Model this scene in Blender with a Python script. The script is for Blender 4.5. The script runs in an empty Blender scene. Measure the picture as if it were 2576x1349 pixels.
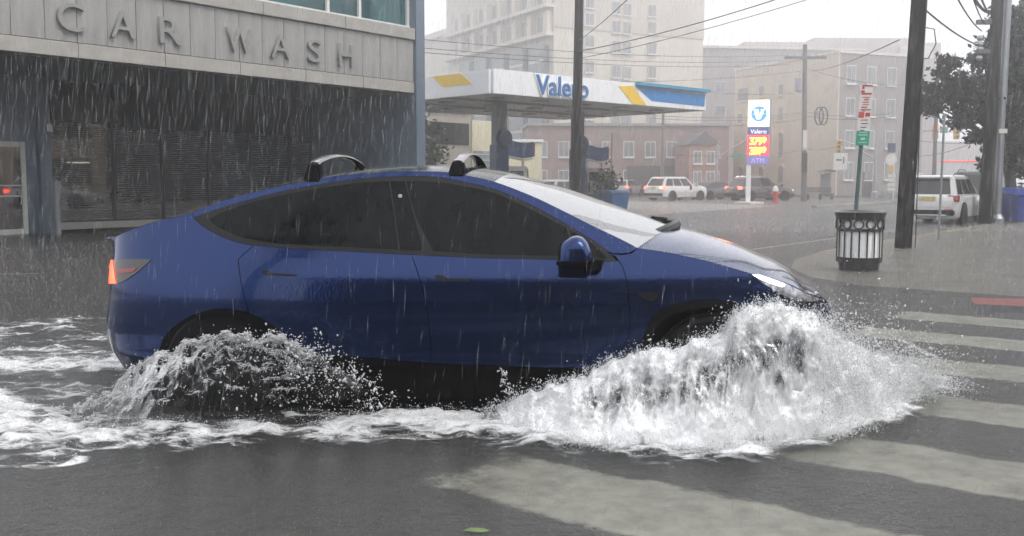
import bpy, bmesh, math, random
import numpy as np
from mathutils import Vector, Matrix
from mathutils.geometry import delaunay_2d_cdt
from mathutils import noise as mnoise

scene = bpy.context.scene
COL = scene.collection
R = math.radians
# ------------------------------------------------------------------ camera
F = 2470.0; PITCH = R(5.07); CAMZ = 1.42          # focal length in pixels of a 2576 px wide frame
cam_d = bpy.data.cameras.new('camera'); cam = bpy.data.objects.new('camera', cam_d); COL.objects.link(cam)
cam.location = (0, 0, CAMZ); cam.rotation_euler = (R(90) - PITCH, 0, 0)
cam_d.sensor_width = 36.0; cam_d.lens = 36.0 * F / 2576.0
cam_d.clip_start = 0.05; cam_d.clip_end = 2000
scene.camera = cam
# ------------------------------------------------------------------ sky, sun, exposure
SUN_EL, SUN_AZ = R(55), R(128)
w = bpy.data.worlds.new('World'); scene.world = w; w.use_nodes = True
nt = w.node_tree; bg = nt.nodes['Background']
sky = nt.nodes.new('ShaderNodeTexSky'); sky.sky_type = 'NISHITA'; sky.sun_disc = False
sky.sun_elevation = SUN_EL; sky.sun_rotation = SUN_AZ; sky.dust_density = 6.0; sky.air_density = 1.0
hsv = nt.nodes.new('ShaderNodeHueSaturation'); hsv.inputs['Saturation'].default_value = 0.12
mixw = nt.nodes.new('ShaderNodeMix'); mixw.data_type = 'RGBA'; mixw.inputs[0].default_value = 0.88
mixw.inputs[7].default_value = (10.6, 10.7, 11.1, 1)               # even cloud layer over the sky
nt.links.new(sky.outputs[0], hsv.inputs['Color']); nt.links.new(hsv.outputs[0], mixw.inputs[6])
nt.links.new(mixw.outputs[2], bg.inputs['Color']); bg.inputs['Strength'].default_value = 0.10
sun_d = bpy.data.lights.new('sun', 'SUN'); sun = bpy.data.objects.new('sun', sun_d); COL.objects.link(sun)
sun_d.energy = 1.5; sun_d.angle = R(30); sun_d.color = (1, 0.97, 0.93)
sdir = Vector((math.sin(SUN_AZ) * math.cos(SUN_EL), math.cos(SUN_AZ) * math.cos(SUN_EL), math.sin(SUN_EL)))
sun.rotation_euler = sdir.to_track_quat('Z', 'Y').to_euler(); sun.location = (0, 0, 60)
scene.view_settings.view_transform = 'Standard'; scene.view_settings.look = 'None'
scene.view_settings.exposure = 0.58; scene.view_settings.gamma = 1.0
scene.render.engine = 'CYCLES'
cy = scene.cycles
cy.use_denoising = True; cy.max_bounces = 10; cy.transparent_max_bounces = 28
cy.diffuse_bounces = 3; cy.glossy_bounces = 4; cy.transmission_bounces = 6; cy.volume_bounces = 2
cy.caustics_reflective = False; cy.caustics_refractive = False; cy.sample_clamp_indirect = 6.0
# ------------------------------------------------------------------ pixel helpers (2576 x 1349 frame of the photograph)
CAM = Vector((0, 0, CAMZ)); CP, SP = math.cos(PITCH), math.sin(PITCH)
def ray(u, v):
    a = (u - 1288) / F; b = (674 - v) / F
    return Vector((a, CP + b * SP, -SP + b * CP))
def gz(u, v, z=0.0):                    # pixel -> point on the level z
    d = ray(u, v); return CAM + d * ((z - CAMZ) / d.z)
def at(u, v, y):                        # pixel -> point at distance y in front of the camera
    d = ray(u, v); return CAM + d * (y / d.y)
def proj(p):
    x, y, z = p[0], p[1], p[2] - CAMZ
    dep = y * CP - z * SP; up = y * SP + z * CP
    return 1288 + F * x / dep, 674 - F * up / dep
# ------------------------------------------------------------------ materials
MATS = {}
def mat(name, col, rough=0.5, metal=0.0, spec=0.5, coat=0.0, var=0.0, vscale=4.0, stretch=(1, 1, 1), col2=None,
        bump=0.0, bscale=60.0, emit=None, estr=0.0, trans=0.0, alpha=1.0, coord='Object', detail=6.0, rvar=0.0):
    if name in MATS: return MATS[name]
    m = bpy.data.materials.new(name); m.use_nodes = True; n = m.node_tree.nodes; l = m.node_tree.links
    b = n['Principled BSDF']
    b.inputs['Base Color'].default_value = (*col, 1); b.inputs['Roughness'].default_value = rough
    b.inputs['Metallic'].default_value = metal; b.inputs['Specular IOR Level'].default_value = spec
    b.inputs['Coat Weight'].default_value = coat; b.inputs['Coat Roughness'].default_value = 0.05
    b.inputs['Transmission Weight'].default_value = trans; b.inputs['Alpha'].default_value = alpha
    if emit: b.inputs['Emission Color'].default_value = (*emit, 1); b.inputs['Emission Strength'].default_value = estr
    tc = mp = None
    if var or bump or rvar:
        tc = n.new('ShaderNodeTexCoord'); mp = n.new('ShaderNodeMapping'); mp.inputs['Scale'].default_value = stretch
        l.new(tc.outputs[coord], mp.inputs['Vector'])
    if var:
        nz = n.new('ShaderNodeTexNoise'); nz.inputs['Scale'].default_value = vscale; nz.inputs['Detail'].default_value = detail
        nz.inputs['Roughness'].default_value = 0.62; l.new(mp.outputs[0], nz.inputs['Vector'])
        rp = n.new('ShaderNodeValToRGB'); rp.color_ramp.elements[0].position = 0.3; rp.color_ramp.elements[1].position = 0.7
        c2 = col2 if col2 else tuple(min(1, c * (1 + var)) for c in col)
        rp.color_ramp.elements[0].color = (*[c * (1 - var) for c in col], 1); rp.color_ramp.elements[1].color = (*c2, 1)
        l.new(nz.outputs[0], rp.inputs[0]); l.new(rp.outputs[0], b.inputs['Base Color'])
        if rvar:
            mr = n.new('ShaderNodeMapRange'); mr.inputs[3].default_value = max(0.02, rough - rvar); mr.inputs[4].default_value = rough + rvar
            l.new(nz.outputs[0], mr.inputs[0]); l.new(mr.outputs[0], b.inputs['Roughness'])
    if bump:
        nb = n.new('ShaderNodeTexNoise'); nb.inputs['Scale'].default_value = bscale; nb.inputs['Detail'].default_value = 4
        l.new(mp.outputs[0], nb.inputs['Vector']); bp = n.new('ShaderNodeBump'); bp.inputs['Strength'].default_value = bump
        bp.inputs['Distance'].default_value = 0.02; l.new(nb.outputs[0], bp.inputs['Height']); l.new(bp.outputs[0], b.inputs['Normal'])
    MATS[name] = m; return m
# ------------------------------------------------------------------ mesh helpers
def tag(o, label=None, cat=None, group=None, kind=None):
    if label: o['label'] = label
    if cat: o['category'] = cat
    if group: o['group'] = group
    if kind: o['kind'] = kind
    return o
def thing(name, label, cat, loc=(0, 0, 0), rz=0.0, group=None):
    o = bpy.data.objects.new(name, None); COL.objects.link(o); o.empty_display_size = 0.2
    o.location = loc; o.rotation_euler = (0, 0, rz); return tag(o, label, cat, group)
def link(name, me, material, parent=None, smooth=False):
    if material and not me.materials: me.materials.append(material)
    if smooth: me.polygons.foreach_set('use_smooth', [True] * len(me.polygons))
    o = bpy.data.objects.new(name, me); COL.objects.link(o)
    if parent: o.parent = parent
    return o
class MB:
    def __init__(s): s.v = []; s.f = []
    def add(s, vs, fs):
        k = len(s.v); s.v += [tuple(p) for p in vs]; s.f += [tuple(i + k for i in f) for f in fs]; return s
    def box(s, a, b):                                     # two corners
        x0, y0, z0 = a; x1, y1, z1 = b
        return s.add([(x0,y0,z0),(x1,y0,z0),(x1,y1,z0),(x0,y1,z0),(x0,y0,z1),(x1,y0,z1),(x1,y1,z1),(x0,y1,z1)],
              [(0,3,2,1),(4,5,6,7),(0,1,5,4),(1,2,6,5),(2,3,7,6),(3,0,4,7)])
    def tube(s, pts, r, n=8, caps=True):
        pts = [Vector(p) for p in pts]; rs = r if hasattr(r, '__len__') else [r] * len(pts)
        vs = []; prev = None
        for i, p in enumerate(pts):
            t = (pts[min(i + 1, len(pts) - 1)] - pts[max(i - 1, 0)]).normalized()
            if prev is None:
                a = Vector((0, 0, 1)) if abs(t.z) < 0.9 else Vector((1, 0, 0))
                nx = t.cross(a).normalized()
            else: nx = (prev - t * prev.dot(t)).normalized()
            prev = nx; ny = t.cross(nx)
            for k in range(n):
                an = 2 * math.pi * k / n; vs.append(p + (nx * math.cos(an) + ny * math.sin(an)) * rs[i])
        fs = []
        for i in range(len(pts) - 1):
            for k in range(n):
                fs.append((i*n + k, i*n + (k+1) % n, (i+1)*n + (k+1) % n, (i+1)*n + k))
        if caps: fs.append(tuple(range(n))[::-1]); fs.append(tuple((len(pts)-1)*n + k for k in range(n)))
        return s.add(vs, fs)
    def lathe(s, prof, n=24, c=(0, 0, 0), axis='z'):
        vs = []; fs = []
        for (r, z) in prof:
            for k in range(n):
                a = 2 * math.pi * k / n
                x, y = r * math.cos(a), r * math.sin(a)
                vs.append({'z': (c[0]+x, c[1]+y, c[2]+z), 'y': (c[0]+x, c[1]+z, c[2]+y), 'x': (c[0]+z, c[1]+x, c[2]+y)}[axis])
        m = len(prof)
        for i in range(m - 1):
            for k in range(n): fs.append((i*n+k, i*n+(k+1) % n, (i+1)*n+(k+1) % n, (i+1)*n+k))
        fs.append(tuple(range(n))[::-1]); fs.append(tuple((m-1)*n+k for k in range(n)))
        return s.add(vs, fs)
    def prism(s, poly, a, b, plane='xz'):                 # 2-D outline extruded between a and b along the third axis
        def P(p, h): return {'xz': (p[0], h, p[1]), 'xy': (p[0], p[1], h), 'yz': (h, p[0], p[1])}[plane]
        n = len(poly); vs = [P(p, a) for p in poly] + [P(p, b) for p in poly]
        fs = [tuple(range(n)), tuple(range(2*n-1, n-1, -1))] + [(i, n+i, n+(i+1) % n, (i+1) % n) for i in range(n)]
        return s.add(vs, fs)
    def mesh(s, name, bevel=0.0, seg=2):
        me = bpy.data.meshes.new(name); me.from_pydata(s.v, [], s.f)
        bm = bmesh.new(); bm.from_mesh(me)
        bmesh.ops.recalc_face_normals(bm, faces=bm.faces)
        if bevel: bmesh.ops.bevel(bm, geom=[e for e in bm.edges if e.is_manifold and e.calc_face_angle(0) > 0.5], offset=bevel, segments=seg, affect='EDGES', clamp_overlap=True)
        bm.to_mesh(me); bm.free(); return me
    def build(s, name, material, parent=None, smooth=False, bevel=0.0, seg=2):
        o = link(name, s.mesh(name, bevel, seg), material, parent)
        if smooth: smooth_by_angle(o.data)
        return o
def smooth_by_angle(me, ang=0.7):
    bm = bmesh.new(); bm.from_mesh(me)
    for f in bm.faces: f.smooth = True
    for e in bm.edges: e.smooth = (not e.is_manifold) or e.calc_face_angle(0) < ang
    bm.to_mesh(me); bm.free()
def box(name, a, b, m, parent=None, bevel=0.0): return MB().box(a, b).build(name, m, parent, bevel=bevel)
def text_mesh(txt, size, extrude, offset=0.0):
    cu = bpy.data.curves.new('t', 'FONT'); cu.body = txt; cu.size = size; cu.extrude = extrude; cu.offset = offset
    cu.align_x = 'CENTER'; cu.resolution_u = 4
    o = bpy.data.objects.new('t', cu); COL.objects.link(o); bpy.context.view_layer.update()
    me = bpy.data.meshes.new_from_object(o.evaluated_get(bpy.context.evaluated_depsgraph_get()))
    bpy.data.objects.remove(o); bpy.data.curves.remove(cu)
    return me
def place_text(name, txt, size, extrude, M, material, parent, sx=1.0, offset=0.0):
    me = text_mesh(txt, size, extrude, offset)            # M maps text x, y, z(out)
    me.transform(Matrix.Diagonal((sx, 1, 1, 1))); me.transform(M); me.materials.clear()
    return link(name, me, material, parent)
def copy_tree(o, parent=None):
    c = o.copy(); COL.objects.link(c); c.parent = parent
    for ch in list(o.children): copy_tree(ch, c)
    return c
UPX = Matrix(((1,0,0,0),(0,0,-1,0),(0,1,0,0),(0,0,0,1)))    # text facing -y
def N3(x, y, z=0.0): return mnoise.noise(Vector((x, y, z)))
rng = np.random.default_rng(7); random.seed(7)
E53 = Vector((math.cos(R(53)), math.sin(R(53)), 0)); E37 = Vector((math.cos(R(-37)), math.sin(R(-37)), 0))   # street grid
# ================================================================== ground
asphalt = mat('wet_asphalt', (0.036, 0.036, 0.037), 0.55, var=0.35, vscale=2.2, bump=0.35, bscale=90, detail=10)
def sheet(name, poly, z, m, kind='structure', parent=None):
    me = bpy.data.meshes.new(name); me.from_pydata([(p[0], p[1], z) for p in poly], [], [tuple(range(len(poly)))])
    o = link(name, me, m, parent)
    if kind: tag(o, kind=kind)
    return o
RZ = -0.085                                               # level of the road under the flood water
sheet('road', [(-600, -300), (600, -300), (600, 900), (-600, 900)], RZ, asphalt)
paint = mat('road_paint', (0.60, 0.585, 0.49), 0.5, var=0.45, col2=(0.70, 0.685, 0.58), vscale=3.5, detail=12, bump=0.2, bscale=70)
cw = thing('crosswalk', 'worn pale crosswalk of wide bars painted on the flooded road', 'crosswalk', (0, 0, 0))
nn_ = paint_worn = bpy.data.materials.new('worn_crosswalk_paint'); nn_.use_nodes = True
n_ = nn_.node_tree.nodes; l_ = nn_.node_tree.links; b_ = n_['Principled BSDF']; b_.inputs['Roughness'].default_value = .5
tc_ = n_.new('ShaderNodeTexCoord'); at_ = n_.new('ShaderNodeAttribute'); at_.attribute_name = 'edge'
z1 = n_.new('ShaderNodeTexNoise'); z1.inputs['Scale'].default_value = 5; z1.inputs['Detail'].default_value = 12; z1.inputs['Roughness'].default_value = .7; l_.new(tc_.outputs['Object'], z1.inputs['Vector'])
cr_ = n_.new('ShaderNodeValToRGB'); cr_.color_ramp.elements[0].color = (.34, .335, .29, 1); cr_.color_ramp.elements[1].color = (.76, .75, .67, 1); cr_.color_ramp.elements[0].position = .3; cr_.color_ramp.elements[1].position = .6
l_.new(z1.outputs[0], cr_.inputs[0]); l_.new(cr_.outputs[0], b_.inputs['Base Color'])
ad_ = n_.new('ShaderNodeMath'); ad_.operation = 'MULTIPLY_ADD'; ad_.inputs[1].default_value = .8; l_.new(z1.outputs[0], ad_.inputs[0]); l_.new(at_.outputs['Fac'], ad_.inputs[2])
mr_ = n_.new('ShaderNodeMapRange'); mr_.interpolation_type = 'SMOOTHSTEP'; mr_.inputs[1].default_value = .50; mr_.inputs[2].default_value = .86; mr_.inputs[4].default_value = .93; l_.new(ad_.outputs[0], mr_.inputs[0]); l_.new(mr_.outputs[0], b_.inputs['Alpha'])
for k in range(8):
    n0 = 11.4 - 1.5 * k; L0, L1 = -3.4, 0.5; NI = 27; vs = []; fs = []; ed = []
    for i in range(NI):
        f = i / (NI - 1)
        for j, (o_, e_) in enumerate(((-.40, 0), (-.30, .45), (-.2, .8), (.2, .8), (.30, .45), (.40, 0))):
            p = E53 * (n0 + o_ + 0.05 * N3(i * .5, k * 3.1 + (9 if j > 2 else 0))) + E37 * (L0 + (L1 - L0) * f); vs.append((p.x, p.y, RZ + .004)); ed.append(min(e_, .8 * min(1, 6 * f, 6 * (1 - f))))
    for i in range(NI - 1):
        for j in range(5): fs.append((i*6+j, (i+1)*6+j, (i+1)*6+j+1, i*6+j+1))
    me = bpy.data.meshes.new('bar'); me.from_pydata(vs, [], fs); a_ = me.attributes.new('edge', 'FLOAT', 'POINT'); a_.data.foreach_set('value', ed)
    link('bar', me, paint_worn, cw)
def stripe(name, label, cat, p, q, wd, m, z=RZ + 0.004):
    p, q = Vector(p), Vector(q); n = (q - p).normalized(); n = Vector((-n.y, n.x, 0)) * wd / 2
    me = bpy.data.meshes.new(name); me.from_pydata([(a.x, a.y, z) for a in (p - n, q - n, q + n, p + n)], [], [(0, 1, 2, 3)])
    return tag(link(name, me, m), label, cat)
stripe('lane_line', 'thin white lane line running towards the traffic lights', 'road marking', (3.2, 18.8, 0), (20, 41, 0), 0.14, paint)
stripe('stop_line', 'short white line on the flooded road by the car wash', 'road marking', gz(-200, 694, RZ), gz(98, 688, RZ), 0.16, paint)
redp = mat('red_paint', (0.62, 0.10, 0.10), 0.5, var=0.2, vscale=6)
q = [gz(2440, 748, -.01), gz(2700, 756, -.01), gz(2700, 776, -.01), gz(2452, 764, -.01)]
# sidewalk corner on the right, a real slab with a kerb, just under the water
walk_m = mat('wet_concrete', (0.30, 0.28, 0.25), 0.5, var=0.3, vscale=1.6, bump=0.2, bscale=50, detail=10)
kerb_pts = [(32, 54.2), (20, 38.3), (12, 27.7), (8.2, 22.7), (6.3, 20.0), (5.2, 18.0), (4.62, 16.2), (4.50, 14.7), (4.85, 13.55), (5.7, 12.75), (7.5, 11.35), (13, 7.2), (24, -1.1), (40, -13)]
sw = MB().prism(kerb_pts + [(90, -13), (90, 54.2)], RZ - 0.05, -0.020, 'xy').build('sidewalk', walk_m); tag(sw, kind='structure')
yk = mat('kerb_yellow', (0.62, 0.42, 0.12), 0.5, var=0.4, vscale=7)
kb = MB(); kp = [Vector((x, y, 0)) for x, y in kerb_pts[1:5]]
for a, b in zip(kp[:-1], kp[1:]):
    n = (b - a).normalized(); n = Vector((-n.y, n.x, 0)) * 0.16
    if n.x < 0: n = -n
    a2, b2 = a - n * 0.05, b - n * 0.05
    kb.add([(a2.x, a2.y, -.05), (b2.x, b2.y, -.05), (b2.x+n.x, b2.y+n.y, -.05), (a2.x+n.x, a2.y+n.y, -.05), (a2.x, a2.y, -.012), (b2.x, b2.y, -.012), (b2.x+n.x, b2.y+n.y, -.012), (a2.x+n.x, a2.y+n.y, -.012)],
           [(0,3,2,1),(4,5,6,7),(0,1,5,4),(1,2,6,5),(2,3,7,6),(3,0,4,7)])
tag(kb.build('kerb', yk), kind='structure')
me = bpy.data.meshes.new('x'); me.from_pydata([tuple(p) for p in q], [], [(0, 1, 2, 3)])
tag(link('curb_paint_strip', me, redp), 'red painted strip across the corner of the pavement', 'road marking')
fc = mat('forecourt_concrete', (0.55, 0.52, 0.50), 0.5, var=0.2, vscale=0.8, bump=0.1, bscale=30)
fp = [gz(900, 566), gz(1500, 548), gz(1860, 524), gz(1960, 517), gz(1700, 508), gz(1300, 500), gz(1000, 500)]
sheet('forecourt', [(p.x, p.y) for p in fp], -0.03, fc)
# ------------------------------------------------------------------ flood water: clear film with ripples over everything
def water_mat():
    m = bpy.data.materials.new('flood_water'); m.use_nodes = True; n = m.node_tree.nodes; l = m.node_tree.links
    n.clear(); out = n.new('ShaderNodeOutputMaterial')
    tc = n.new('ShaderNodeTexCoord')
    mp = n.new('ShaderNodeMapping'); mp.inputs['Scale'].default_value = (1, 1, 1); l.new(tc.outputs['Object'], mp.inputs[0])
    def nz(sc, det, rough=0.55):
        a = n.new('ShaderNodeTexNoise'); a.inputs['Scale'].default_value = sc; a.inputs['Detail'].default_value = det
        a.inputs['Roughness'].default_value = rough; l.new(mp.outputs[0], a.inputs['Vector']); return a.outputs[0]
    def bump(h, dist, prev=None, st=1.0):
        b = n.new('ShaderNodeBump'); b.inputs['Strength'].default_value = st; b.inputs['Distance'].default_value = dist
        l.new(h, b.inputs['Height'])
        if prev: l.new(prev, b.inputs['Normal'])
        return b.outputs[0]
    vo = n.new('ShaderNodeTexVoronoi'); vo.inputs['Scale'].default_value = 17; l.new(mp.outputs[0], vo.inputs['Vector'])
    sp = n.new('ShaderNodeMapRange'); sp.inputs[1].default_value = 0.0; sp.inputs[2].default_value = 0.22; sp.inputs[3].default_value = 1; sp.inputs[4].default_value = 0
    l.new(vo.outputs['Distance'], sp.inputs[0])
    b1 = bump(nz(7, 3), 0.042); b2 = bump(nz(24, 4), 0.015, b1); b2 = bump(nz(75, 3), 0.012, b2); b3 = bump(sp.outputs[0], 0.011, b2)
    fr = n.new('ShaderNodeFresnel'); fr.inputs['IOR'].default_value = 1.33; l.new(b3, fr.inputs['Normal'])
    gl = n.new('ShaderNodeBsdfGlossy'); gl.inputs['Roughness'].default_value = 0.08; l.new(b3, gl.inputs['Normal'])
    tr = n.new('ShaderNodeBsdfTransparent'); tr.inputs['Color'].default_value = (0.93, 0.93, 0.90, 1)
    df = n.new('ShaderNodeBsdfDiffuse'); df.inputs['Color'].default_value = (0.10, 0.098, 0.092, 1)
    mm = n.new('ShaderNodeMixShader'); mm.inputs[0].default_value = 0.22
    l.new(tr.outputs[0], mm.inputs[1]); l.new(df.outputs[0], mm.inputs[2])
    mx = n.new('ShaderNodeMixShader'); l.new(fr.outputs[0], mx.inputs[0]); l.new(mm.outputs[0], mx.inputs[1]); l.new(gl.outputs[0], mx.inputs[2])
    l.new(mx.outputs[0], out.inputs['Surface']); return m
sheet('water', [(-590, -290), (590, -290), (590, 890), (-590, 890)], 0.0, water_mat())
# ================================================================== the blue car
PSI = R(5.5); OC = Vector((-0.27, 6.755, 0))
CF = Vector((math.cos(PSI), -math.sin(PSI), 0)); CL = Vector((math.sin(PSI), math.cos(PSI), 0))      # forward, left
def car_world(p): return OC + CF * p[0] + CL * p[1] + Vector((0, 0, p[2]))
def hwid(z):
    z = np.asarray(z, float)
    lo = 0.955 - 0.28 * np.clip(0.66 - z, 0, 1) ** 2 + 0.016 * np.exp(-((z - 0.31) / 0.055) ** 2)
    mid = 0.955 - 0.70 * np.clip(z - 0.66, 0, 0.30) ** 2
    up = -0.42 * np.clip(z - 0.96, 0, 2) - 0.20 * np.clip(z - 0.96, 0, 2) ** 2
    return np.where(z < 0.66, lo, mid + up)
XF = lambda z: np.interp(z, [-.1, .1, .3, .6, .72, .82], [2.26, 2.30, 2.34, 2.36, 2.33, 2.30])
XR = lambda z: np.interp(z, [-.1, .05, .2, .3, .40, .46, .52, .58, .7, .95, 1.08, 1.14], [2.16, 2.23, 2.32, 2.375, 2.41, 2.418, 2.414, 2.40, 2.38, 2.365, 2.375, 2.385])
_ph = np.linspace(-math.pi / 2, math.pi / 2, 4001)
_nn = np.where(_ph > 0, 3.8, 4.6)
_xn = np.sign(_ph) * np.abs(np.sin(_ph)) ** (2 / _nn); _wn = np.abs(np.cos(_ph)) ** (2 / _nn)
_T = np.concatenate([[0], np.cumsum(np.hypot(np.diff(_xn * 2.37), np.diff(_wn * 0.955)))]); TMAX = _T[-1]
def S(T, z):                                     # outer skin of the right side: (x, y, z)
    xn = np.interp(T, _T, _xn); wn = np.interp(T, _T, _wn)
    x = np.where(xn > 0, xn * XF(z), xn * XR(z))
    return np.stack([x, -wn * hwid(z), np.asarray(z, float) + 0 * x], -1)
def Snorm(T, z):
    e = 0.004
    a = S(np.clip(T + e, 0, TMAX), z) - S(np.clip(T - e, 0, TMAX), z); b = S(T, z + e) - S(T, z - e)
    n = np.cross(a, b); return n / np.maximum(np.linalg.norm(n, axis=-1, keepdims=True), 1e-9)
_tg, _zg = np.meshgrid(np.linspace(0.02, TMAX - 0.02, 1600), np.linspace(-0.1, 1.56, 420), indexing='ij')
_pg = S(_tg, _zg); _ng = Snorm(_tg, _zg)
_cw = OC.x + CF.x * _pg[..., 0] + CL.x * _pg[..., 1], OC.y + CF.y * _pg[..., 0] + CL.y * _pg[..., 1], _pg[..., 2] - CAMZ
_nw = CF.x * _ng[..., 0] + CL.x * _ng[..., 1], CF.y * _ng[..., 0] + CL.y * _ng[..., 1], _ng[..., 2]
_face = -(_cw[0] * _nw[0] + _cw[1] * _nw[1] + _cw[2] * _nw[2])
_dep = _cw[1] * CP - _cw[2] * SP; _upp = _cw[1] * SP + _cw[2] * CP
_ug = 1288 + F * _cw[0] / _dep; _vg = 674 - F * _upp / _dep
_pen = np.where(_face > 0, 0, 1e5)
def TZ(u, v):                                    # pixel -> (T, z) on the side skin
    k = np.argmin((_ug - u) ** 2 + (_vg - v) ** 2 + _pen); i, j = np.unravel_index(k, _ug.shape)
    T, z = _tg[i, j], _zg[i, j]
    i = min(max(i, 1), 1598); j = min(max(j, 1), 418)
    J = np.array([[(_ug[i+1, j] - _ug[i-1, j]) / (_tg[i+1, j] - _tg[i-1, j]), (_ug[i, j+1] - _ug[i, j-1]) / (_zg[i, j+1] - _zg[i, j-1])],
                  [(_vg[i+1, j] - _vg[i-1, j]) / (_tg[i+1, j] - _tg[i-1, j]), (_vg[i, j+1] - _vg[i, j-1]) / (_zg[i, j+1] - _zg[i, j-1])]])
    r = np.array([u, v]) - np.array([_ug.flat[k], _vg.flat[k]])
    if abs(np.linalg.det(J)) > 1e4:
        d = np.linalg.solve(J, r)
        if abs(d[0]) < 0.01 and abs(d[1]) < 0.01: T += d[0]; z += d[1]
    return (float(T), float(z))
def smooth_line(pts, n=4):                       # Catmull-Rom through the points
    out = []
    for i in range(len(pts) - 1):
        p0, p1, p2, p3 = (np.array(pts[max(0, min(len(pts) - 1, k))], float) for k in (i - 1, i, i + 1, i + 2))
        for t in np.arange(n) / n:
            out.append(tuple(0.5 * (2*p1 + (p2 - p0)*t + (2*p0 - 5*p1 + 4*p2 - p3)*t*t + (3*p1 - p0 - 3*p2 + p3)*t**3)))
    out.append(tuple(pts[-1])); return out
def TL(pts, n=4): return smooth_line([TZ(*p) for p in pts], n)
def inset(poly, d):
    a = np.array(poly); area = 0.5 * np.sum(a[:, 0] * np.roll(a[:, 1], -1) - np.roll(a[:, 0], -1) * a[:, 1])
    if area < 0: a = a[::-1]
    e = np.roll(a, -1, 0) - a; e /= np.maximum(np.linalg.norm(e, axis=1, keepdims=True), 1e-9)
    nrm = np.stack([-e[:, 1], e[:, 0]], 1); n2 = nrm + np.roll(nrm, 1, 0)
    n2 /= np.maximum(np.linalg.norm(n2, axis=1, keepdims=True), 0.5)
    return [tuple(p) for p in a + n2 * d]
def inpoly(P, poly):
    a = np.array(poly); x, y = P[:, 0], P[:, 1]; c = np.zeros(len(P), bool); j = len(a) - 1
    for i in range(len(a)):
        t = ((a[i, 1] > y) != (a[j, 1] > y)) & (x < (a[j, 0] - a[i, 0]) * (y - a[i, 1]) / (a[j, 1] - a[i, 1] + 1e-12) + a[i, 0])
        c ^= t; j = i
    return c
def dens(poly, h=0.03):
    out = []
    for i in range(len(poly)):
        p, q = np.array(poly[i]), np.array(poly[(i + 1) % len(poly)]); m = max(1, int(np.linalg.norm(q - p) / h))
        for k in range(m): out.append(tuple(p + (q - p) * k / m))
    return out
def skin(name, poly, m, parent, off=0.0, h=0.03, gap=0.0, both=True, thick=0.0):
    if gap: poly = inset(poly, gap)
    b = dens(poly, h); a = np.array(b)
    gx, gy = np.meshgrid(np.arange(a[:, 0].min(), a[:, 0].max(), h), np.arange(a[:, 1].min(), a[:, 1].max(), h))
    G = np.stack([gx.ravel(), gy.ravel()], 1); G = G[inpoly(G, inset(b, h * 0.45))] if len(G) else G
    V = [Vector(p) for p in b] + [Vector((p[0], p[1])) for p in G]
    r = delaunay_2d_cdt(V, [], [list(range(len(b)))], 1, 1e-6)
    tv = np.array([[p.x, p.y] for p in r[0]]); P = S(tv[:, 0], tv[:, 1]); Nn = Snorm(tv[:, 0], tv[:, 1])
    P = P + Nn * off
    outs = []
    for side in ((1, -1) if both else (1,)):
        Q = P.copy(); NQ = Nn.copy(); fs = [tuple(f) for f in r[2]]
        if side < 0: Q[:, 1] *= -1; NQ[:, 1] *= -1; fs = [f[::-1] for f in fs]
        me = bpy.data.meshes.new(name); me.from_pydata(Q.tolist(), [], fs)
        o = link(name, me, m, parent, smooth=True); me.normals_split_custom_set_from_vertices(NQ.tolist()); outs.append(o)
    return outs
# ---- paint and trim materials
def car_paint():
    m = mat('blue_car_paint', (0.010, 0.027, 0.105), 0.13, metal=0.85, spec=0.5, coat=1.0, bump=0.06, bscale=55, stretch=(1, 1, 0.6))
    n = m.node_tree.nodes; l = m.node_tree.links; b = n['Principled BSDF']; b.inputs['Coat Roughness'].default_value = 0.03
    b.inputs['Coat IOR'].default_value = 1.30
    tc = n.new('ShaderNodeTexCoord'); vo = n.new('ShaderNodeTexVoronoi'); vo.inputs['Scale'].default_value = 75     # beads of rain
    l.new(tc.outputs['Object'], vo.inputs['Vector'])
    mr = n.new('ShaderNodeMapRange'); mr.interpolation_type = 'SMOOTHSTEP'; mr.inputs[1].default_value = 0.05; mr.inputs[2].default_value = 0.30; mr.inputs[3].default_value = 1; mr.inputs[4].default_value = 0
    l.new(vo.outputs['Distance'], mr.inputs[0])
    bp = n.new('ShaderNodeBump'); bp.inputs['Strength'].default_value = 0.12; bp.inputs['Distance'].default_value = 0.004
    l.new(mr.outputs[0], bp.inputs['Height']); l.new(bp.outputs[0], b.inputs['Coat Normal']); return m
PAINT = car_paint()
TRIM = mat('satin_black_trim', (0.006, 0.006, 0.007), 0.35, spec=0.3, var=0.2, vscale=30)
CLAD = mat('black_plastic_cladding', (0.004, 0.004, 0.0042), 0.8, spec=0.08, var=0.25, vscale=20, bump=0.1, bscale=200)
CORE = mat('dark_underbody', (0.002, 0.002, 0.002), 0.9, spec=0.03, var=0.3, vscale=8)
GLASS = mat('tinted_car_glass', (0.004, 0.005, 0.0055), 0.06, spec=0.16, var=0.6, vscale=14, stretch=(1, 1, 0.25), bump=0.05, bscale=30)
WSG = mat('windshield_glass', (0.03, 0.034, 0.036), 0.03, spec=1.0, coat=1.0, bump=0.03, bscale=25); WSG.node_tree.nodes['Principled BSDF'].inputs['IOR'].default_value = 2.7
RUB = mat('tyre_rubber', (0.005, 0.005, 0.0055), 0.7, spec=0.15, var=0.3, vscale=25, bump=0.2, bscale=80)
ALLOY = mat('dark_alloy', (0.06, 0.06, 0.065), 0.35, metal=0.9, var=0.2, vscale=9)
REDLIT = mat('tail_lamp_lit', (0.5, 0.01, 0.01), 0.2, emit=(1.0, 0.05, 0.02), estr=5.0)
REDDIM = mat('tail_lamp_red', (0.20, 0.008, 0.010), 0.15, spec=0.6, coat=0.5)
LAMPDK = mat('smoked_lamp', (0.016, 0.012, 0.013), 0.08, spec=0.6, coat=0.6)
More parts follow.
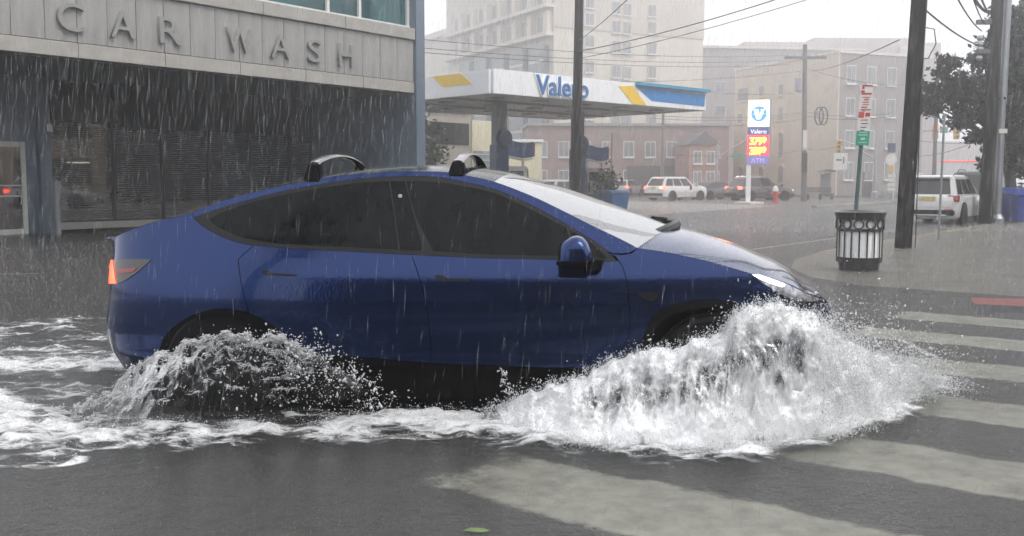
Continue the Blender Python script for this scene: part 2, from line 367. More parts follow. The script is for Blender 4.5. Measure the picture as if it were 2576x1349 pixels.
DRL = mat('headlamp_lit', (0.9, 0.9, 0.9), 0.2, emit=(1.0, 0.97, 0.9), estr=4.0)
HLG = mat('headlamp_lens', (0.30, 0.31, 0.33), 0.10, metal=0.5, spec=0.8, coat=0.8, var=0.8, vscale=30)
car = thing('blue_car', 'dark blue crossover car with roof racks ploughing through flood water', 'car', OC, -PSI)
# ---- outlines traced from the photograph
RUf = [(487,534),(514,522),(555,507),(624,487.4),(690,471),(757.6,458.2),(838.6,443.4),(919.7,435.3),(1000.8,431),(1065,430.6),(1122.4,432.6),(1172.7,441),(1243.7,457),(1332.5,490.4),(1399,521.5),(1487.8,566),(1554.4,597.9),(1590,616),(1604,624)]
RUr = [(286,601),(300,590),(345,572),(402,553.5),(445,545)]
TU = [(487,547),(555,523),(622,504),(690,486),(757.6,471.8),(892.7,450.6),(1000.8,443.6),(1062,443),(1108.9,446),(1155,455),(1243.7,475.5),(1332.5,513),(1421,562),(1487.8,602),(1514,619),(1531,636),(1553,656)]
BL = [(487,547),(500,560),(514.3,571),(554.9,593.4),(595.4,608.2),(649.5,617.7),(757.6,625.3),(892.7,632.6),(1027.8,639.9),(1183.5,647.4),(1265.9,649.5),(1407.9,653),(1527.7,657),(1553,656)]
GU = [(524,551),(570,529),(622.4,511),(690,494),(757.6,480.4),(892.7,460),(979.2,455.3)]
GL = [(524,551),(535,562),(568.4,582.6),(617,598.8),(676.5,610.5),(757.6,616.3),(892.7,623),(1002.5,628.7)]
SEAM_R = [(640,616),(603,649),(600.5,664),(607.9,718),(617.8,760),(625.2,784)]
SEAM_M = [(1035.5,640),(1056.3,703),(1071.2,762.5),(1081,836.8),(1084.6,913.6)]
SEAM_F = [(1531,636),(1544,641),(1557.3,657),(1568.8,678.4),(1575.4,708),(1580.4,741),(1582.5,770),(1583,830),(1576,885),(1562,926)]
ARF = [(1604,930),(1609,885),(1619,846),(1640,800),(1675,774),(1735,757.5),(1794,753),(1850,760),(1890,775),(1930,803),(1962,845),(1982,895),(1990,950)]
ARR = [(392,985),(393,930),(400,885),(412,852),(438,822),(485,793),(547,777),(600,782),(650,799),(699,829),(726,868),(740,915),(744,960)]
SILL = [(744,884),(850,894),(937,901),(1086,914),(1265,921),(1443,926),(1562,926),(1606,925)]
HOODE = [(1604,624),(1655,631),(1709.7,641),(1800,662),(1889.5,688),(1977,711),(2030,737)]
ru = TL(RUf); rr = TL(RUr, 3); tu = TL(TU); bl = TL(BL); sr = TL(SEAM_R); sm = TL(SEAM_M); sf = TL(SEAM_F)
arf = TL(ARF); arr = TL(ARR); sill = TL(SILL, 2); he = TL(HOODE)
ZB = -0.10
hood_end = smooth_line([he[-1], (he[-1][0] + 0.20, he[-1][1] - 0.055), (TMAX - 0.45, 0.60), (TMAX, 0.585)], 5)[1:]
z_sp = rr[0][1]; tail_end = [(max(0, rr[0][0] - 0.3), z_sp + 0.002), (0.0, z_sp + 0.004)]
def cut(line, t0, t1):                           # piece of a line between two T values
    a = np.array(line); lo, hi = min(t0, t1), max(t0, t1); o = np.argsort(a[:, 0])
    mid = [tuple(p) for p in a if lo < p[0] < hi]
    zi = lambda t: float(np.interp(t, a[o, 0], a[o, 1]))
    return [(lo, zi(lo))] + sorted(mid) + [(hi, zi(hi))]
def arch_ring(ar, cpx, k):                       # inner edge of an arch: the outer one drawn towards the hub
    c = np.array(TZ(*cpx)); return [tuple(c + (np.array(p) - c) * k) for p in ar]
CFP, CRP = (1795, 962), (566, 985)
arfi = arch_ring(arf, CFP, 0.905); arri = arch_ring(arr, CRP, 0.905)
HUBF, HUBR = TZ(*CFP), TZ(*CRP)
# ---- panels
G_ = 0.0022
skin('roof_rail', ru + [TZ(1587,634), TZ(1567,637.3), TZ(1545,637.5)] + [p for p in tu[::-1] if p[0] < TZ(1529,634)[0]], PAINT, car, gap=0.001)
skin('window_surround', tu + bl[::-1][1:-1], TRIM, car, off=-0.001)
pil1 = [TZ(979.2,455.4), TZ(992,542), TZ(1003,628.5)]; pil2 = [TZ(1020.5,455.3), TZ(1044,542), TZ(1067,630.4)]
gu, gl_ = TL(GU), TL(GL)
skin('rear_side_window', gu[:-1] + pil1 + gl_[::-1][1:-1], GLASS, car, off=0.001, gap=0.002)
skin('pillar_panel', [TZ(982,455.6), TZ(1018,455.5)] + [TZ(1041,542), TZ(1064,630)] + [TZ(1006.5,628.8), TZ(995,542)], mat('gloss_black_pillar', (0.004,0.0045,0.005), 0.10, spec=0.16, coat=0.0, var=0.3, vscale=20), car, off=0.001)
skin('front_side_window', pil2[:1] + TL([(1062,454.8),(1108.9,458.5),(1155,465),(1243.7,485),(1332.5,524.5),(1385,551.5),(1425,572)]) + [TZ(1436,612), TZ(1446,645)] + TL([(1407.9,644.5),(1265.9,641.5),(1183.5,638.4),(1067,630.4)])[0:-1] + [pil2[1]], GLASS, car, off=0.001, gap=0.002)
skin('mirror_window', [TZ(1430,573.5), TZ(1487,609), TZ(1521,640), TZ(1527,650), TZ(1452,645.5)], GLASS, car, off=0.001, gap=0.003)
t_r, t_m = sr[0][0], sm[0][0]
rear_door = cut(bl, t_r, t_m) + sm[1:] + [p for p in sill[::-1] if arr[-1][0] < p[0] < sm[-1][0]] + [p for p in arr[::-1] if p[0] > sr[-1][0] and p[1] > sill[0][1] - 0.005] + sr[::-1][:-1]
skin('rear_door', rear_door, PAINT, car, gap=G_)
front_door = cut(bl, t_m, bl[-1][0]) + [p for p in sf if p[0] > bl[-1][0]] + [p for p in sill[::-1] if sm[-1][0] < p[0] < sf[-1][0] - 0.01] + sm[::-1][:-1]
skin('front_door', front_door, PAINT, car, gap=G_)
fender = [TZ(1532,639.5), TZ(1567,640.3), TZ(1589,637)] + he + hood_end + [(TMAX, ZB)] + [(arf[-1][0] + 0.02, ZB)] + [p for p in arf[::-1] if p[1] > sill[-1][1] - 0.01 or p[0] > HUBF[0]] + [p for p in sill[::-1] if p[0] > sf[-1][0] and p[0] < arf[0][0]] + [p for p in sf[::-1] if p[1] < TZ(1532,641)[1]]
skin('front_fender', fender, PAINT, car, gap=G_)
quarter = [p for p in bl[::-1] if p[0] < t_r] + [TZ(487,534)] + rr[::-1] + tail_end + [(0.0, 0.62), (0.0, ZB), (arr[0][0] - 0.02, ZB)] + [p for p in arr if p[0] < sr[-1][0]] + sr[::-1]
skin('rear_quarter_panel', quarter, PAINT, car, gap=G_)
skin('wheel_arch_trim', arf + arfi[::-1], CLAD, car, off=0.004)
skin('wheel_arch_trim', arr + arri[::-1], CLAD, car, off=0.004)
sl = [p for p in sill if arr[-1][0] - 0.02 < p[0] < arf[0][0] + 0.02]
skin('sill_trim', sl + [(sl[-1][0], ZB), (sl[0][0], ZB)], CLAD, car, off=-0.006)
shell = ru + he[1:] + hood_end + [(TMAX, ZB), (arfi[-1][0], ZB)] + arfi[::-1] + [(arfi[0][0], ZB), (arri[-1][0], ZB)] + arri[::-1] + [(arri[0][0], ZB), (0, ZB)] + tail_end[::-1] + rr
skin('body_shell', shell, CORE, car, off=-0.014, h=0.05)
under = MB().box((-2.0, -0.70, -0.07), (2.0, 0.70, 0.62)).box((-1.0, -0.86, -0.06), (1.0, 0.86, 0.5)).build('underbody', CORE, car)
# ---- lamps, handles, vents
def patch(name, px, m, off=0.004, gap=0.0, both=True, n=3, par=None): return skin(name, TL(px + [px[0]], n)[:-1] if n > 1 else [TZ(*p) for p in px], m, par or car, off=off, gap=gap, both=both, h=0.02)
patch('door_handle', [(657.4,680.7),(664,678.5),(673,679),(679,684),(690,687),(745,689.6),(747,693),(745,695.5),(668,692.5),(661,688)], TRIM, 0.003, n=1)
patch('door_handle', [(1094,693.3),(1104,692.3),(1117,694),(1125,700),(1181.6,702),(1184,705),(1182,708.5),(1110.6,707.5),(1099.5,702)], TRIM, 0.003, n=1)
patch('fender_vent', [(1592,736),(1626,735),(1660,734.6),(1655,747),(1645.5,756.5),(1635.5,758.2),(1612,748)], TRIM, 0.003, n=1)
patch('vent_line', [(1540,731.6),(1593,733.5),(1593,736.2),(1540,733)], TRIM, 0.002, n=1)
tl = patch('tail_lamp', [(284,653),(340,652),(382,653),(368.8,665),(345,686),(319,704),(296,714),(284,714)], LAMPDK, 0.004, n=1)
for o in tl: pass
def TZs(p): return TZ(*p)
patch('tail_light_bar', [(278.5,655),(286,654),(289.5,678),(295,712.4),(277.5,713.4)], REDLIT, 0.008, n=1)
patch('tail_lamp_reflector', [(295,675),(345.7,674.4),(336,684),(297,690)], REDDIM, 0.007, n=1)
hl = patch('headlight', [(1889.5,690),(1905.6,689),(1940,699),(1977.4,713.5),(2030,740),(2058,750),(2060,757),(2041.9,760),(2004.7,759.4),(1967.5,743),(1930,720),(1905.6,702)], HLG, 0.004, n=1)
patch('daytime_light', [(1892,691.5),(1906,691),(1935,700),(1968,712.5),(1974,718),(1966,722),(1940,714),(1915,704)], DRL, 0.008, n=1)
patch('headlight_frame', [(1963,740),(2004,757),(2041,758.5),(2058,755),(2060,759),(2041,763),(2004,763),(1965,746)], TRIM, 0.006, n=1)
patch('bumper_intake', [(2000,800),(2040,800),(2062,805),(2060,850),(2005,850)], TRIM, 0.003, n=1)
patch('camera_lens', [(1004,489),(1010,489),(1013,493),(1010,498),(1004,498),(1001,493)], mat('pale_lens', (0.25,0.26,0.27), 0.3, var=0.2), 0.004, n=1)
# ---- roof glass, windshield, hood and hatch: lofted between the two sides
edge = [(0.0, z_sp + 0.004)] + [tail_end[0]] + rr + [p for p in ru if p[0] > rr[-1][0] + 0.02] + he[1:] + hood_end
edge = np.array(edge); EP = S(edge[:, 0], edge[:, 1]); EX = EP[:, 0]
def loft(name, x0, x1, m, lift=0.0, first=None):
    sel = [i for i in range(len(EP)) if x0 - 1e-6 <= EX[i] <= x1 + 1e-6]
    NJ = 33; vs = []; fs = []
    for i in sel:
        x, y, z = EP[i]; wd = -y
        crown = np.interp(x, [-2.4, -2.2, -1.5, -0.8, 0.0, 0.4, 0.8, 1.1, 1.35, 1.9, 2.15, 2.36], [0, .012, .02, .035, .05, .06, .085, .10, .075, .06, .025, 0])
        bow = np.interp(x, [-2.4, -2.3, -1.6, -0.8, 0.0, 0.25, 0.9, 1.25, 1.6, 2.0, 2.36], [0, 0.0, -.06, -.02, 0.02, .06, .20, .26, .20, .10, 0])
        for j in range(NJ):
            e = -1 + 2 * j / (NJ - 1); vs.append((x + bow * (1 - e * e) , e * wd, z + lift + crown * (1 - abs(e) ** 2.4)))
    for a in range(len(sel) - 1):
        for j in range(NJ - 1): fs.append((a*NJ+j, (a+1)*NJ+j, (a+1)*NJ+j+1, a*NJ+j+1))
    me = bpy.data.meshes.new(name); me.from_pydata(vs, [], fs)
    return link(name, me, m, car, smooth=True)
cowl = float(S(np.array([ru[-1][0]]), np.array([ru[-1][1]]))[0, 0])
xw = float(S(*[np.array([q_]) for q_ in TZ(1243.7, 457)])[0, 0]); xh = float(S(*[np.array([q_]) for q_ in TZ(624, 487.4)])[0, 0])
loft('hood', cowl - 0.005, 2.5, PAINT); ws = loft('windshield', xw - 0.03, cowl + 0.005, WSG)
loft('roof_glass', xh - 0.03, xw + 0.0, GLASS); loft('hatch', -2.6, xh, PAINT)
for sgn in (1, -1):                              # ducktail lip along the tail
    vs = []; Ts = np.linspace(rr[2][0], 0.0, 30)
    for i_, T_ in enumerate(Ts):
        zt_ = float(np.interp(T_, [rr[0][0], rr[2][0]], [z_sp, rr[2][1]])); f_ = min(1.0, i_ / 7); p_ = S(np.array([T_]), np.array([zt_]))[0]; n_ = Snorm(np.array([max(T_, .01)]), np.array([zt_ - .02]))[0]; n_[2] = 0; n_ /= np.linalg.norm(n_)
        for o_, dz in ((-.004, -.075), (.050 * f_ + .002, .006 * f_), (.045 * f_ + .002, .016 * f_), (-.06, .012)): q_ = p_ + n_ * o_; vs.append((q_[0], sgn * q_[1], q_[2] + dz))
    fs = [(i_*4+j_, i_*4+j_+1, (i_+1)*4+j_+1, (i_+1)*4+j_) for i_ in range(29) for j_ in range(3)]
    MB().add(vs, fs).build('tail_spoiler', PAINT, car, smooth=True)
# ---- wipers and cowl
cz = float(ru[-1][1])
cow = MB(); vs = []
for j in range(25):
    e = -1 + j / 12; yy = e * 0.60
    vs.append(Vector((cowl + 0.02 + 0.26 * (1 - e * e), yy, cz + 0.02 + 0.085 * (1 - abs(e) ** 2.4))))
cow.tube(vs, 0.036, 8); cow.build('cowl_panel', TRIM, car, smooth=True)
wi = MB(); wi.tube([(cowl - 0.03, -0.52, cz + 0.055), (cowl + 0.12, -0.36, cz + 0.075), (cowl + 0.17, -0.18, cz + 0.095)], [0.030, 0.030, 0.020], 8)
wi.tube([(cowl - 0.05, -0.56, cz + 0.06), (cowl + 0.10, 0.05, cz + 0.14)], 0.011, 6); wi.build('wiper', CLAD, car, smooth=True)
wi = MB(); wi.tube([(cowl + 0.13, 0.10, cz + 0.12), (cowl + 0.22, 0.25, cz + 0.11), (cowl + 0.16, 0.42, cz + 0.10)], [0.036, 0.034, 0.022], 8)
wi.tube([(cowl + 0.08, -0.05, cz + 0.135), (cowl + 0.06, 0.55, cz + 0.075)], 0.011, 6); wi.build('wiper', CLAD, car, smooth=True)
# ---- door mirror
def local_at(u, v, wd):                          # pixel -> car space on the plane y = -wd
    d = ray(u, v); n = CL; t = ((OC - CL * wd) - CAM).dot(n) / d.dot(n); p = CAM + d * t - OC
    return Vector((p.dot(CF), p.dot(CL), p.z))
def mirror(side):
    out = [(1404,652),(1406,630),(1410,611),(1417,604),(1438,592),(1452,590),(1466,594),(1478,606),(1487,626),(1493,648),(1492,652)]
    P0 = [local_at(u, v, 0.98) for u, v in out]; c = sum(P0, Vector()) / len(P0)
    mb = MB(); n = len(P0); rings = []
    for wd, k in ((0.945, 0.80), (0.96, 0.93), (1.0, 1.0), (1.07, 0.98), (1.115, 0.86), (1.135, 0.62)):
        rings.append([Vector((c.x + (p.x - c.x) * k, -wd, P0[0].z + (p.z - P0[0].z) * (k if wd > 1.02 else 0.5 + 0.5 * k))) for p in P0])
    vs = [v for r in rings for v in r]; fs = [(i*n+k, i*n+(k+1) % n, (i+1)*n+(k+1) % n, (i+1)*n+k) for i in range(len(rings)-1) for k in range(n)]
    fs += [tuple(range(n)), tuple((len(rings)-1)*n+k for k in range(n))[::-1]]
    if side < 0: vs = [Vector((v.x, -v.y, v.z)) for v in vs]
    cap = MB().add(vs, fs).build('mirror_cap', PAINT, car, smooth=True)
    zb = P0[0].z; x0, x1 = P0[0].x, P0[-1].x
    b = MB().box((x0 - .004, -1.13, zb - 0.026), (x1 - 0.03, -0.95, zb - 0.001)); 
    f = [local_at(u, v, 0.93) for u, v in [(1462,652),(1521,652),(1512,664),(1506,676),(1478,679),(1470,662)]]
    b.prism([(p.x, p.z) for p in f], -1.0, -0.86)
    if side < 0: b.v = [(v[0], -v[1], v[2]) for v in b.v]
    b.build('mirror_foot', CLAD, car, bevel=0.006)
mirror(1); mirror(-1)
# ---- roof racks
RACK = mat('wet_black_rack', (0.03, 0.03, 0.032), 0.18, coat=0.6, var=0.3, vscale=20)
for uu, vv, wd, ht in ((785, 451, 0.085, 0.10), (1148, 437, 0.085, 0.075)):
    T_, z_ = TZ(uu, vv); p = S(np.array([T_]), np.array([z_]))[0]; x0, y0, z0 = p
    rk = bpy.data.objects.new('roof_rack', None); COL.objects.link(rk); rk.parent = car
    for sgn in (1, -1):
        ft = MB().add([(x0-wd*.62, sgn*y0*1.03, z0-.012), (x0+wd*.62, sgn*y0*1.03, z0-.012), (x0+wd*.62, sgn*(y0*1.0+.09), z0+.02), (x0-wd*.62, sgn*(y0*1.0+.09), z0+.02),
                       (x0-wd*.40, sgn*(y0+.035), z0+ht), (x0+wd*.42, sgn*(y0+.035), z0+ht), (x0+wd*.42, sgn*(y0+.10), z0+ht+.004), (x0-wd*.40, sgn*(y0+.10), z0+ht+.004)],
                      [(0,3,2,1),(4,5,6,7),(0,1,5,4),(1,2,6,5),(2,3,7,6),(3,0,4,7)])
        ft.build('rack_foot', CLAD, rk, bevel=0.008)
    bar = MB(); n = 28; vs = []; prof = [(-.40,0),(-.30,.012),(0,.017),(.30,.013),(.42,0),(0.3,-.008),(-.25,-.008)]
    for i in range(n + 1):
        e = -1 + 2 * i / n; y = e * abs(y0 + .04); zz = z0 + ht - .006 + 0.062 * (1 - abs(e) ** 2.2)
        for a, b in prof: vs.append((x0 + a * wd, y, zz + b))
    k = len(prof); fs = [(i*k+j, i*k+(j+1) % k, (i+1)*k+(j+1) % k, (i+1)*k+j) for i in range(n) for j in range(k)]
    bar.add(vs, fs + [tuple(range(k)), tuple(n*k+j for j in range(k))]); bar.build('crossbar', RACK, rk, smooth=True)
# ---- wheels
def wheel_parts(parent, c, r, wd, axis='y', rim_m=None, spokes=10, name='wheel'):
    wh = bpy.data.objects.new(name, None); COL.objects.link(wh); wh.parent = parent; wh.location = c
    rr_ = r * 0.70
    MB().lathe([(rr_, -wd/2), (r*.93, -wd/2), (r*.985, -wd*.40), (r, -wd*.25), (r, wd*.25), (r*.985, wd*.40), (r*.93, wd/2), (rr_, wd/2)], 36, axis=axis).build('tyre', RUB, wh, smooth=True)
    rm = MB().lathe([(rr_*.985, -wd*.42), (rr_*.985, wd*.42)], 36, axis=axis)
    for s in (-1, 1):
        for k in range(spokes):
            a = 2 * math.pi * k / spokes; ca, sa = math.cos(a), math.sin(a)
            hh = s * wd * 0.46; q = [(-.05*r, .12*r), (.05*r, .12*r), (.09*r, .66*r), (-.09*r, .66*r)]
            pts = [(x*ca - y*sa, x*sa + y*ca) for x, y in q]
            rm.prism(pts, hh - s * .02, hh, 'xz')
    rm.build('rim', rim_m or ALLOY, wh)
    return wh
for (T_, z_) in (HUBF, HUBR):
    x_ = float(S(np.array([T_]), np.array([z_]))[0, 0])
    for sgn in (-1, 1): wheel_parts(car, (x_, sgn * 0.80, RZ + 0.358), 0.358, 0.25)
# ================================================================== car wash building
PA = gz(0, 126, 4.2); PB = gz(1038, 234, 4.2); PA.z = PB.z = 0
cwx = (PB - PA).normalized(); cwy = Vector((-cwx.y, cwx.x, 0)); CWL = (PB - PA).length
cwash = thing('car_wash_building', 'grey concrete car wash building with raised letters and a dark open bay', 'building', PA, math.atan2(cwx.y, cwx.x))
def cwl(u, v, yl=0.0):
    d = ray(u, v); t = (PA + cwy * yl - CAM).dot(cwy) / d.dot(cwy); p = CAM + d * t - PA
    return p.dot(cwx), p.z
CONC = mat('stained_concrete', (0.25, 0.246, 0.238), 0.7, var=0.30, vscale=1.4, stretch=(2.5, 1, 0.35), bump=0.1, bscale=40, detail=10)
CONC2 = mat('pale_stone_band', (0.33, 0.315, 0.29), 0.7, var=0.14, vscale=2.0, stretch=(1, 1, 2), bump=0.1, bscale=40)
BLUEG = mat('blue_grey_metal', (0.11, 0.145, 0.19), 0.35, var=0.15, vscale=1.2, stretch=(1, 1, .4), rvar=0.1)
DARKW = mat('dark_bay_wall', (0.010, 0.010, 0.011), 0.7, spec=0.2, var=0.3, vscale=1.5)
JOINT = mat('joint_sealant', (0.10, 0.095, 0.09), 0.8, var=0.2)  # dark grey backing that shows in the joints between fascia panels
FRAME = mat('pale_frame', (0.60, 0.60, 0.57), 0.4, var=0.08, vscale=5)
TEAL = mat('teal_glass', (0.008, 0.075, 0.085), 0.06, spec=0.5, var=0.5, vscale=0.7)
DGL = mat('dark_shop_glass', (0.003, 0.003, 0.004), 0.02, spec=0.5, bump=0.02, bscale=1.5); DGL.node_tree.nodes['Principled BSDF'].inputs['IOR'].default_value = 2.5
X0, X1 = -7.0, CWL
box('fascia_backing', (X0, 0.03, 4.22), (X1, 0.42, 5.84), JOINT, cwash)
pw = 0.745; k = int((X1 - X0) / pw) + 1; pme = None
for i in range(k):
    a = X1 - (i + 1) * pw; b = X1 - i * pw
    if pme is None: pme = MB().box((0.006, -0.05, 4.545), (pw - 0.006, 0.035, 5.83)).mesh('panel', bevel=0.006, seg=1); pme.materials.append(CONC)
    o = link('fascia_panel', pme, None, cwash); o.location = (a, random.uniform(-.006, .006), 0)
    if i % 3 == 0: box('fascia_trim', (b - 3 * pw + .005, -0.075, 4.2), (b - .005, 0.035, 4.53), CONC2, cwash, bevel=0.006)
    if i % 4 == 0: box('coping_stone', (b - 4 * pw + .004, -0.14, 5.85), (b - .004, 0.4, 6.20), CONC2, cwash, bevel=0.012)
zc0 = cwl(170, 80)[1]; zc1 = cwl(170, 9)[1]; LH = zc1 - zc0
LETM = mat('letter_concrete', (0.24, 0.236, 0.228), 0.6, var=0.12, vscale=5)
for ch, u0, u1, vm in (('C',137,204,45),('A',271,332,62),('R',394,449,78),('W',563,627,100),('A',674.6,722.5,120),('S',768,801,131),('H',845,881,139)):
    s0 = cwl(u0, vm)[0]; s1 = cwl(u1, vm)[0]
    me = text_mesh(ch, 1.0, 0.045, 0.0)
    a = np.array([v.co[:] for v in me.vertices]); sx = (s1 - s0) / (a[:,0].max() - a[:,0].min()); sz = LH / (a[:,1].max() - a[:,1].min())
    me.transform(Matrix.Translation(((s0 + s1) / 2, -0.105, zc0)) @ UPX @ Matrix.Diagonal((sx, sz, 1, 1)) @ Matrix.Translation((-(a[:,0].max() + a[:,0].min()) / 2, -a[:,1].min(), 0)))
    me.materials.clear(); link('letter', me, LETM, cwash)
# glazing above the coping
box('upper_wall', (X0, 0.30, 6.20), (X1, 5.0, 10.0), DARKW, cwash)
mul = [cwl(u, 30)[0] for u in (-250, -80, 90, 250, 410, 545, 668, 832, 912)] + [X1 - 0.06]
for i, s in enumerate(mul):
    box('mullion', (s - 0.05, 0.10, 6.22), (s + 0.05, 0.24, 9.0), FRAME, cwash)
    if i: box('upper_window', (mul[i-1] + 0.05, 0.18, 6.30), (s - 0.05, 0.22, 8.9), TEAL, cwash)
box('window_sill_rail', (X0, 0.08, 6.20), (X1, 0.25, 6.29), FRAME, cwash)
BY_ = 4.8
box('end_pillar', (X1 + 0.005, -0.16, -0.1), (X1 + 0.42, 5.0, 10.0), BLUEG, cwash, bevel=0.01)
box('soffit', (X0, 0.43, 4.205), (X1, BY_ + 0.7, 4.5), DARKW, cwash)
BY = 4.8
s_p0, s_p1 = cwl(93, 400, BY)[0], cwl(123, 400, BY)[0]
s_d0, s_d1 = cwl(-75, 470, BY)[0], cwl(64, 470, BY)[0]; z_dt = cwl(30, 356, BY)[1]
box('bay_wall', (X0, BY, -0.1), (s_p0, BY + 0.3, 4.22), BLUEG, cwash)
box('bay_post', (s_p0 + .002, BY - 0.16, -0.1), (s_p1, BY + 0.2, 4.2), BLUEG, cwash, bevel=0.01)
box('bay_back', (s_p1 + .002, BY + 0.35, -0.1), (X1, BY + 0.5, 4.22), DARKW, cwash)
# glazed door
dr = bpy.data.objects.new('door', None); COL.objects.link(dr); dr.parent = cwash
for a, b in (((s_d0, BY-.08, -.1), (s_d0+.13, BY-.005, z_dt)), ((s_d1-.13, BY-.08, -.1), (s_d1, BY-.005, z_dt)), ((s_d0+.131, BY-.08, z_dt-.14), (s_d1-.131, BY-.005, z_dt)), ((s_d0+.131, BY-.08, -.1), (s_d1-.131, BY-.005, .14))):
    box('door_frame', a, b, FRAME, dr, bevel=0.006)
box('door_glass', (s_d0 + .13, BY - .04, .14), (s_d1 - .13, BY - .02, z_dt - .14), DGL, dr)
MB().tube([(s_d1-.19, BY-.14, .8), (s_d1-.19, BY-.14, 1.15)], .018, 8).box((s_d1-.2,BY-.14,.82),(s_d1-.18,BY-.03,.84)).box((s_d1-.2,BY-.14,1.11),(s_d1-.18,BY-.03,1.13)).build('door_handle', mat('steel', (0.5,0.5,0.5), 0.25, metal=1, var=.1), dr)
for zz in (1.0, 1.28): box('push_bar', (s_d0+.14, BY-.065, zz), (s_d1-.14, BY-.045, zz+.035), FRAME, dr)
# shop window behind a see-through roller shutter
box('shop_window', (s_p1 + 0.02, BY + 0.05, 0.30), (X1 - 0.02, BY + 0.07, 3.35), DGL, cwash)
box('window_sill', (s_p1 + 0.02, BY - 0.18, 0.08), (X1 - 0.01, BY + 0.2, 0.27), CONC2, cwash, bevel=0.01)
box('shutter_box', (s_p1 + 0.03, BY - 0.30, 3.05), (cwl(290, 300, BY)[0], BY + 0.04, 3.75), mat('black_shutter_box', (0.010, 0.010, 0.011), 0.5, var=.2), cwash, bevel=0.02)
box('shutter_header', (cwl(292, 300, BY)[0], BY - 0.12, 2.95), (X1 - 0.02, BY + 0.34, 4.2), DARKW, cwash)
SLAT = mat('galvanised_slat', (0.07, 0.07, 0.073), 0.5, metal=0.2, var=0.2, vscale=3)
sme = MB().box((s_p1 + 0.03, BY - 0.035, 0), (X1 - 0.03, BY - 0.018, 0.012)).mesh('slat'); sme.materials.append(SLAT)
for i in range(44):
    o = link('slat', sme, None, cwash); o.location = (0, 0, 0.33 + i * 0.06)
for s in np.linspace(s_p1 + 1.9, X1 - 1.0, 5): box('glazing_bar', (s - .03, BY - .012, .3), (s + .03, BY + .045, 3.3), mat('dark_bar', (0.02,0.02,0.02), 0.5, var=.2), cwash)
pb = gz(147, 588); MB().lathe([(.085, -.1), (.085, 1.35), (.07, 1.42), (.03, 1.45)], 16).build('bollard', mat('grey_bollard_paint', (0.22, 0.23, 0.24), 0.4, var=.15), None, smooth=True)
o = bpy.data.objects['bollard']; o.location = pb; tag(o, 'grey steel bollard in front of the car wash shutter', 'bollard')
tag(box('wall_switch', (0, 0, 0), (.14, .05, .2), FRAME), 'small white box fixed to the car wash bay post', 'switch box')
o = bpy.data.objects['wall_switch']; s_, z_ = cwl(108, 331, BY); p = PA + cwx * s_ + cwy * (BY - .23); o.location = (p.x, p.y, z_); o.rotation_euler = (0, 0, math.atan2(cwx.y, cwx.x))
# ================================================================== filling station canopy
C0 = gz(1236, 235, 4.6); C1 = gz(1770, 278.5, 4.6); C0.z = C1.z = 0
cnx = (C1 - C0).normalized(); cny = Vector((-cnx.y, cnx.x, 0)); CL_, CW_ = (C1 - C0).length, 9.0
can = thing('station_canopy', 'white filling station canopy with blue and yellow stripes on two posts', 'canopy', C0, math.atan2(cnx.y, cnx.x))
def cnl(u, v, yl=0.0):
    d = ray(u, v); t = (C0 + cny * yl - CAM).dot(cny) / d.dot(cny); p = CAM + d * t - C0
    return p.dot(cnx), p.z
WHT = mat('canopy_white', (0.78, 0.79, 0.80), 0.35, var=0.05, vscale=1.2, stretch=(1, 1, .4))
YEL = mat('canopy_yellow', (0.80, 0.52, 0.02), 0.35, var=0.06, vscale=2)
CBL = mat('canopy_blue', (0.02, 0.20, 0.50), 0.3, var=0.12, vscale=1.5)
CBL2 = mat('canopy_teal_edge', (0.03, 0.26, 0.42), 0.3, var=0.1)
LBL = mat('sign_letter_blue', (0.015, 0.13, 0.36), 0.35, var=0.08)
SOF = mat('canopy_soffit', (0.42, 0.40, 0.385), 0.5, var=0.12, vscale=1.0)
ZT = cnl(1236, 172.6)[1]
box('fascia_front', (0, -0.12, 4.6), (CL_, 0, ZT), WHT, can, bevel=0.01)
box('fascia_side', (-0.12, 0.003, 4.6), (0, CW_, ZT - .02), WHT, can, bevel=0.01)
box('fascia_side', (CL_, 0.003, 4.6), (CL_ + .12, CW_, ZT - .02), WHT, can, bevel=0.01)
box('fascia_back', (0.002, CW_, 4.6), (CL_, CW_ + .12, ZT - .02), WHT, can, bevel=0.01)
nb = 12
for i in range(nb):
    box('soffit_panel', (0.005 + i * CL_ / nb, 0.004, 4.66), ((i + 1) * CL_ / nb - .02, CW_ - .004, 4.72), SOF, can)
box('roof_deck', (0.01, 0.01, 4.73), (CL_ - .01, CW_ - .01, 4.8), SOF, can)
LGT = mat('dull_light_box', (0.20, 0.19, 0.185), 0.4, var=.2)
for i in range(5):
    for j in range(3): box('canopy_light', (1.4 + i * 2.5, 1.4 + j * 2.9, 4.60), (1.95 + i * 2.5, 1.95 + j * 2.9, 4.659), LGT, can, bevel=0.02)
for j in (2.8, 5.9): box('canopy_beam', (0.05, j, 4.58), (CL_ - .05, j + .28, 4.655), mat('canopy_beam_grey', (0.22, 0.21, 0.20), 0.5, var=.2), can)
sa = [cnl(u, v) for u, v in ((1550, 217), (1585, 216), (1620, 265), (1586, 262))]
MB().prism(sa, -0.135, -0.122).build('yellow_stripe', YEL, can)
sb = [cnl(u, v) for u, v in ((1592, 217), (1768, 238), (1766, 268), (1634, 254))]
MB().prism(sb, -0.135, -0.122).build('blue_panel', CBL, can)
e0, e1 = cnl(1592, 214.5)[0], CL_ + .1
MB().box((e0, -0.30, ZT - .08), (e1, -0.121, ZT + .05)).build('blue_visor', CBL2, can)
MB().prism([(0.9, 5.0), (2.6, 5.0), (3.3, 5.45), (1.6, 5.45)], -0.135, -0.122, 'yz').build('yellow_stripe', YEL, can)
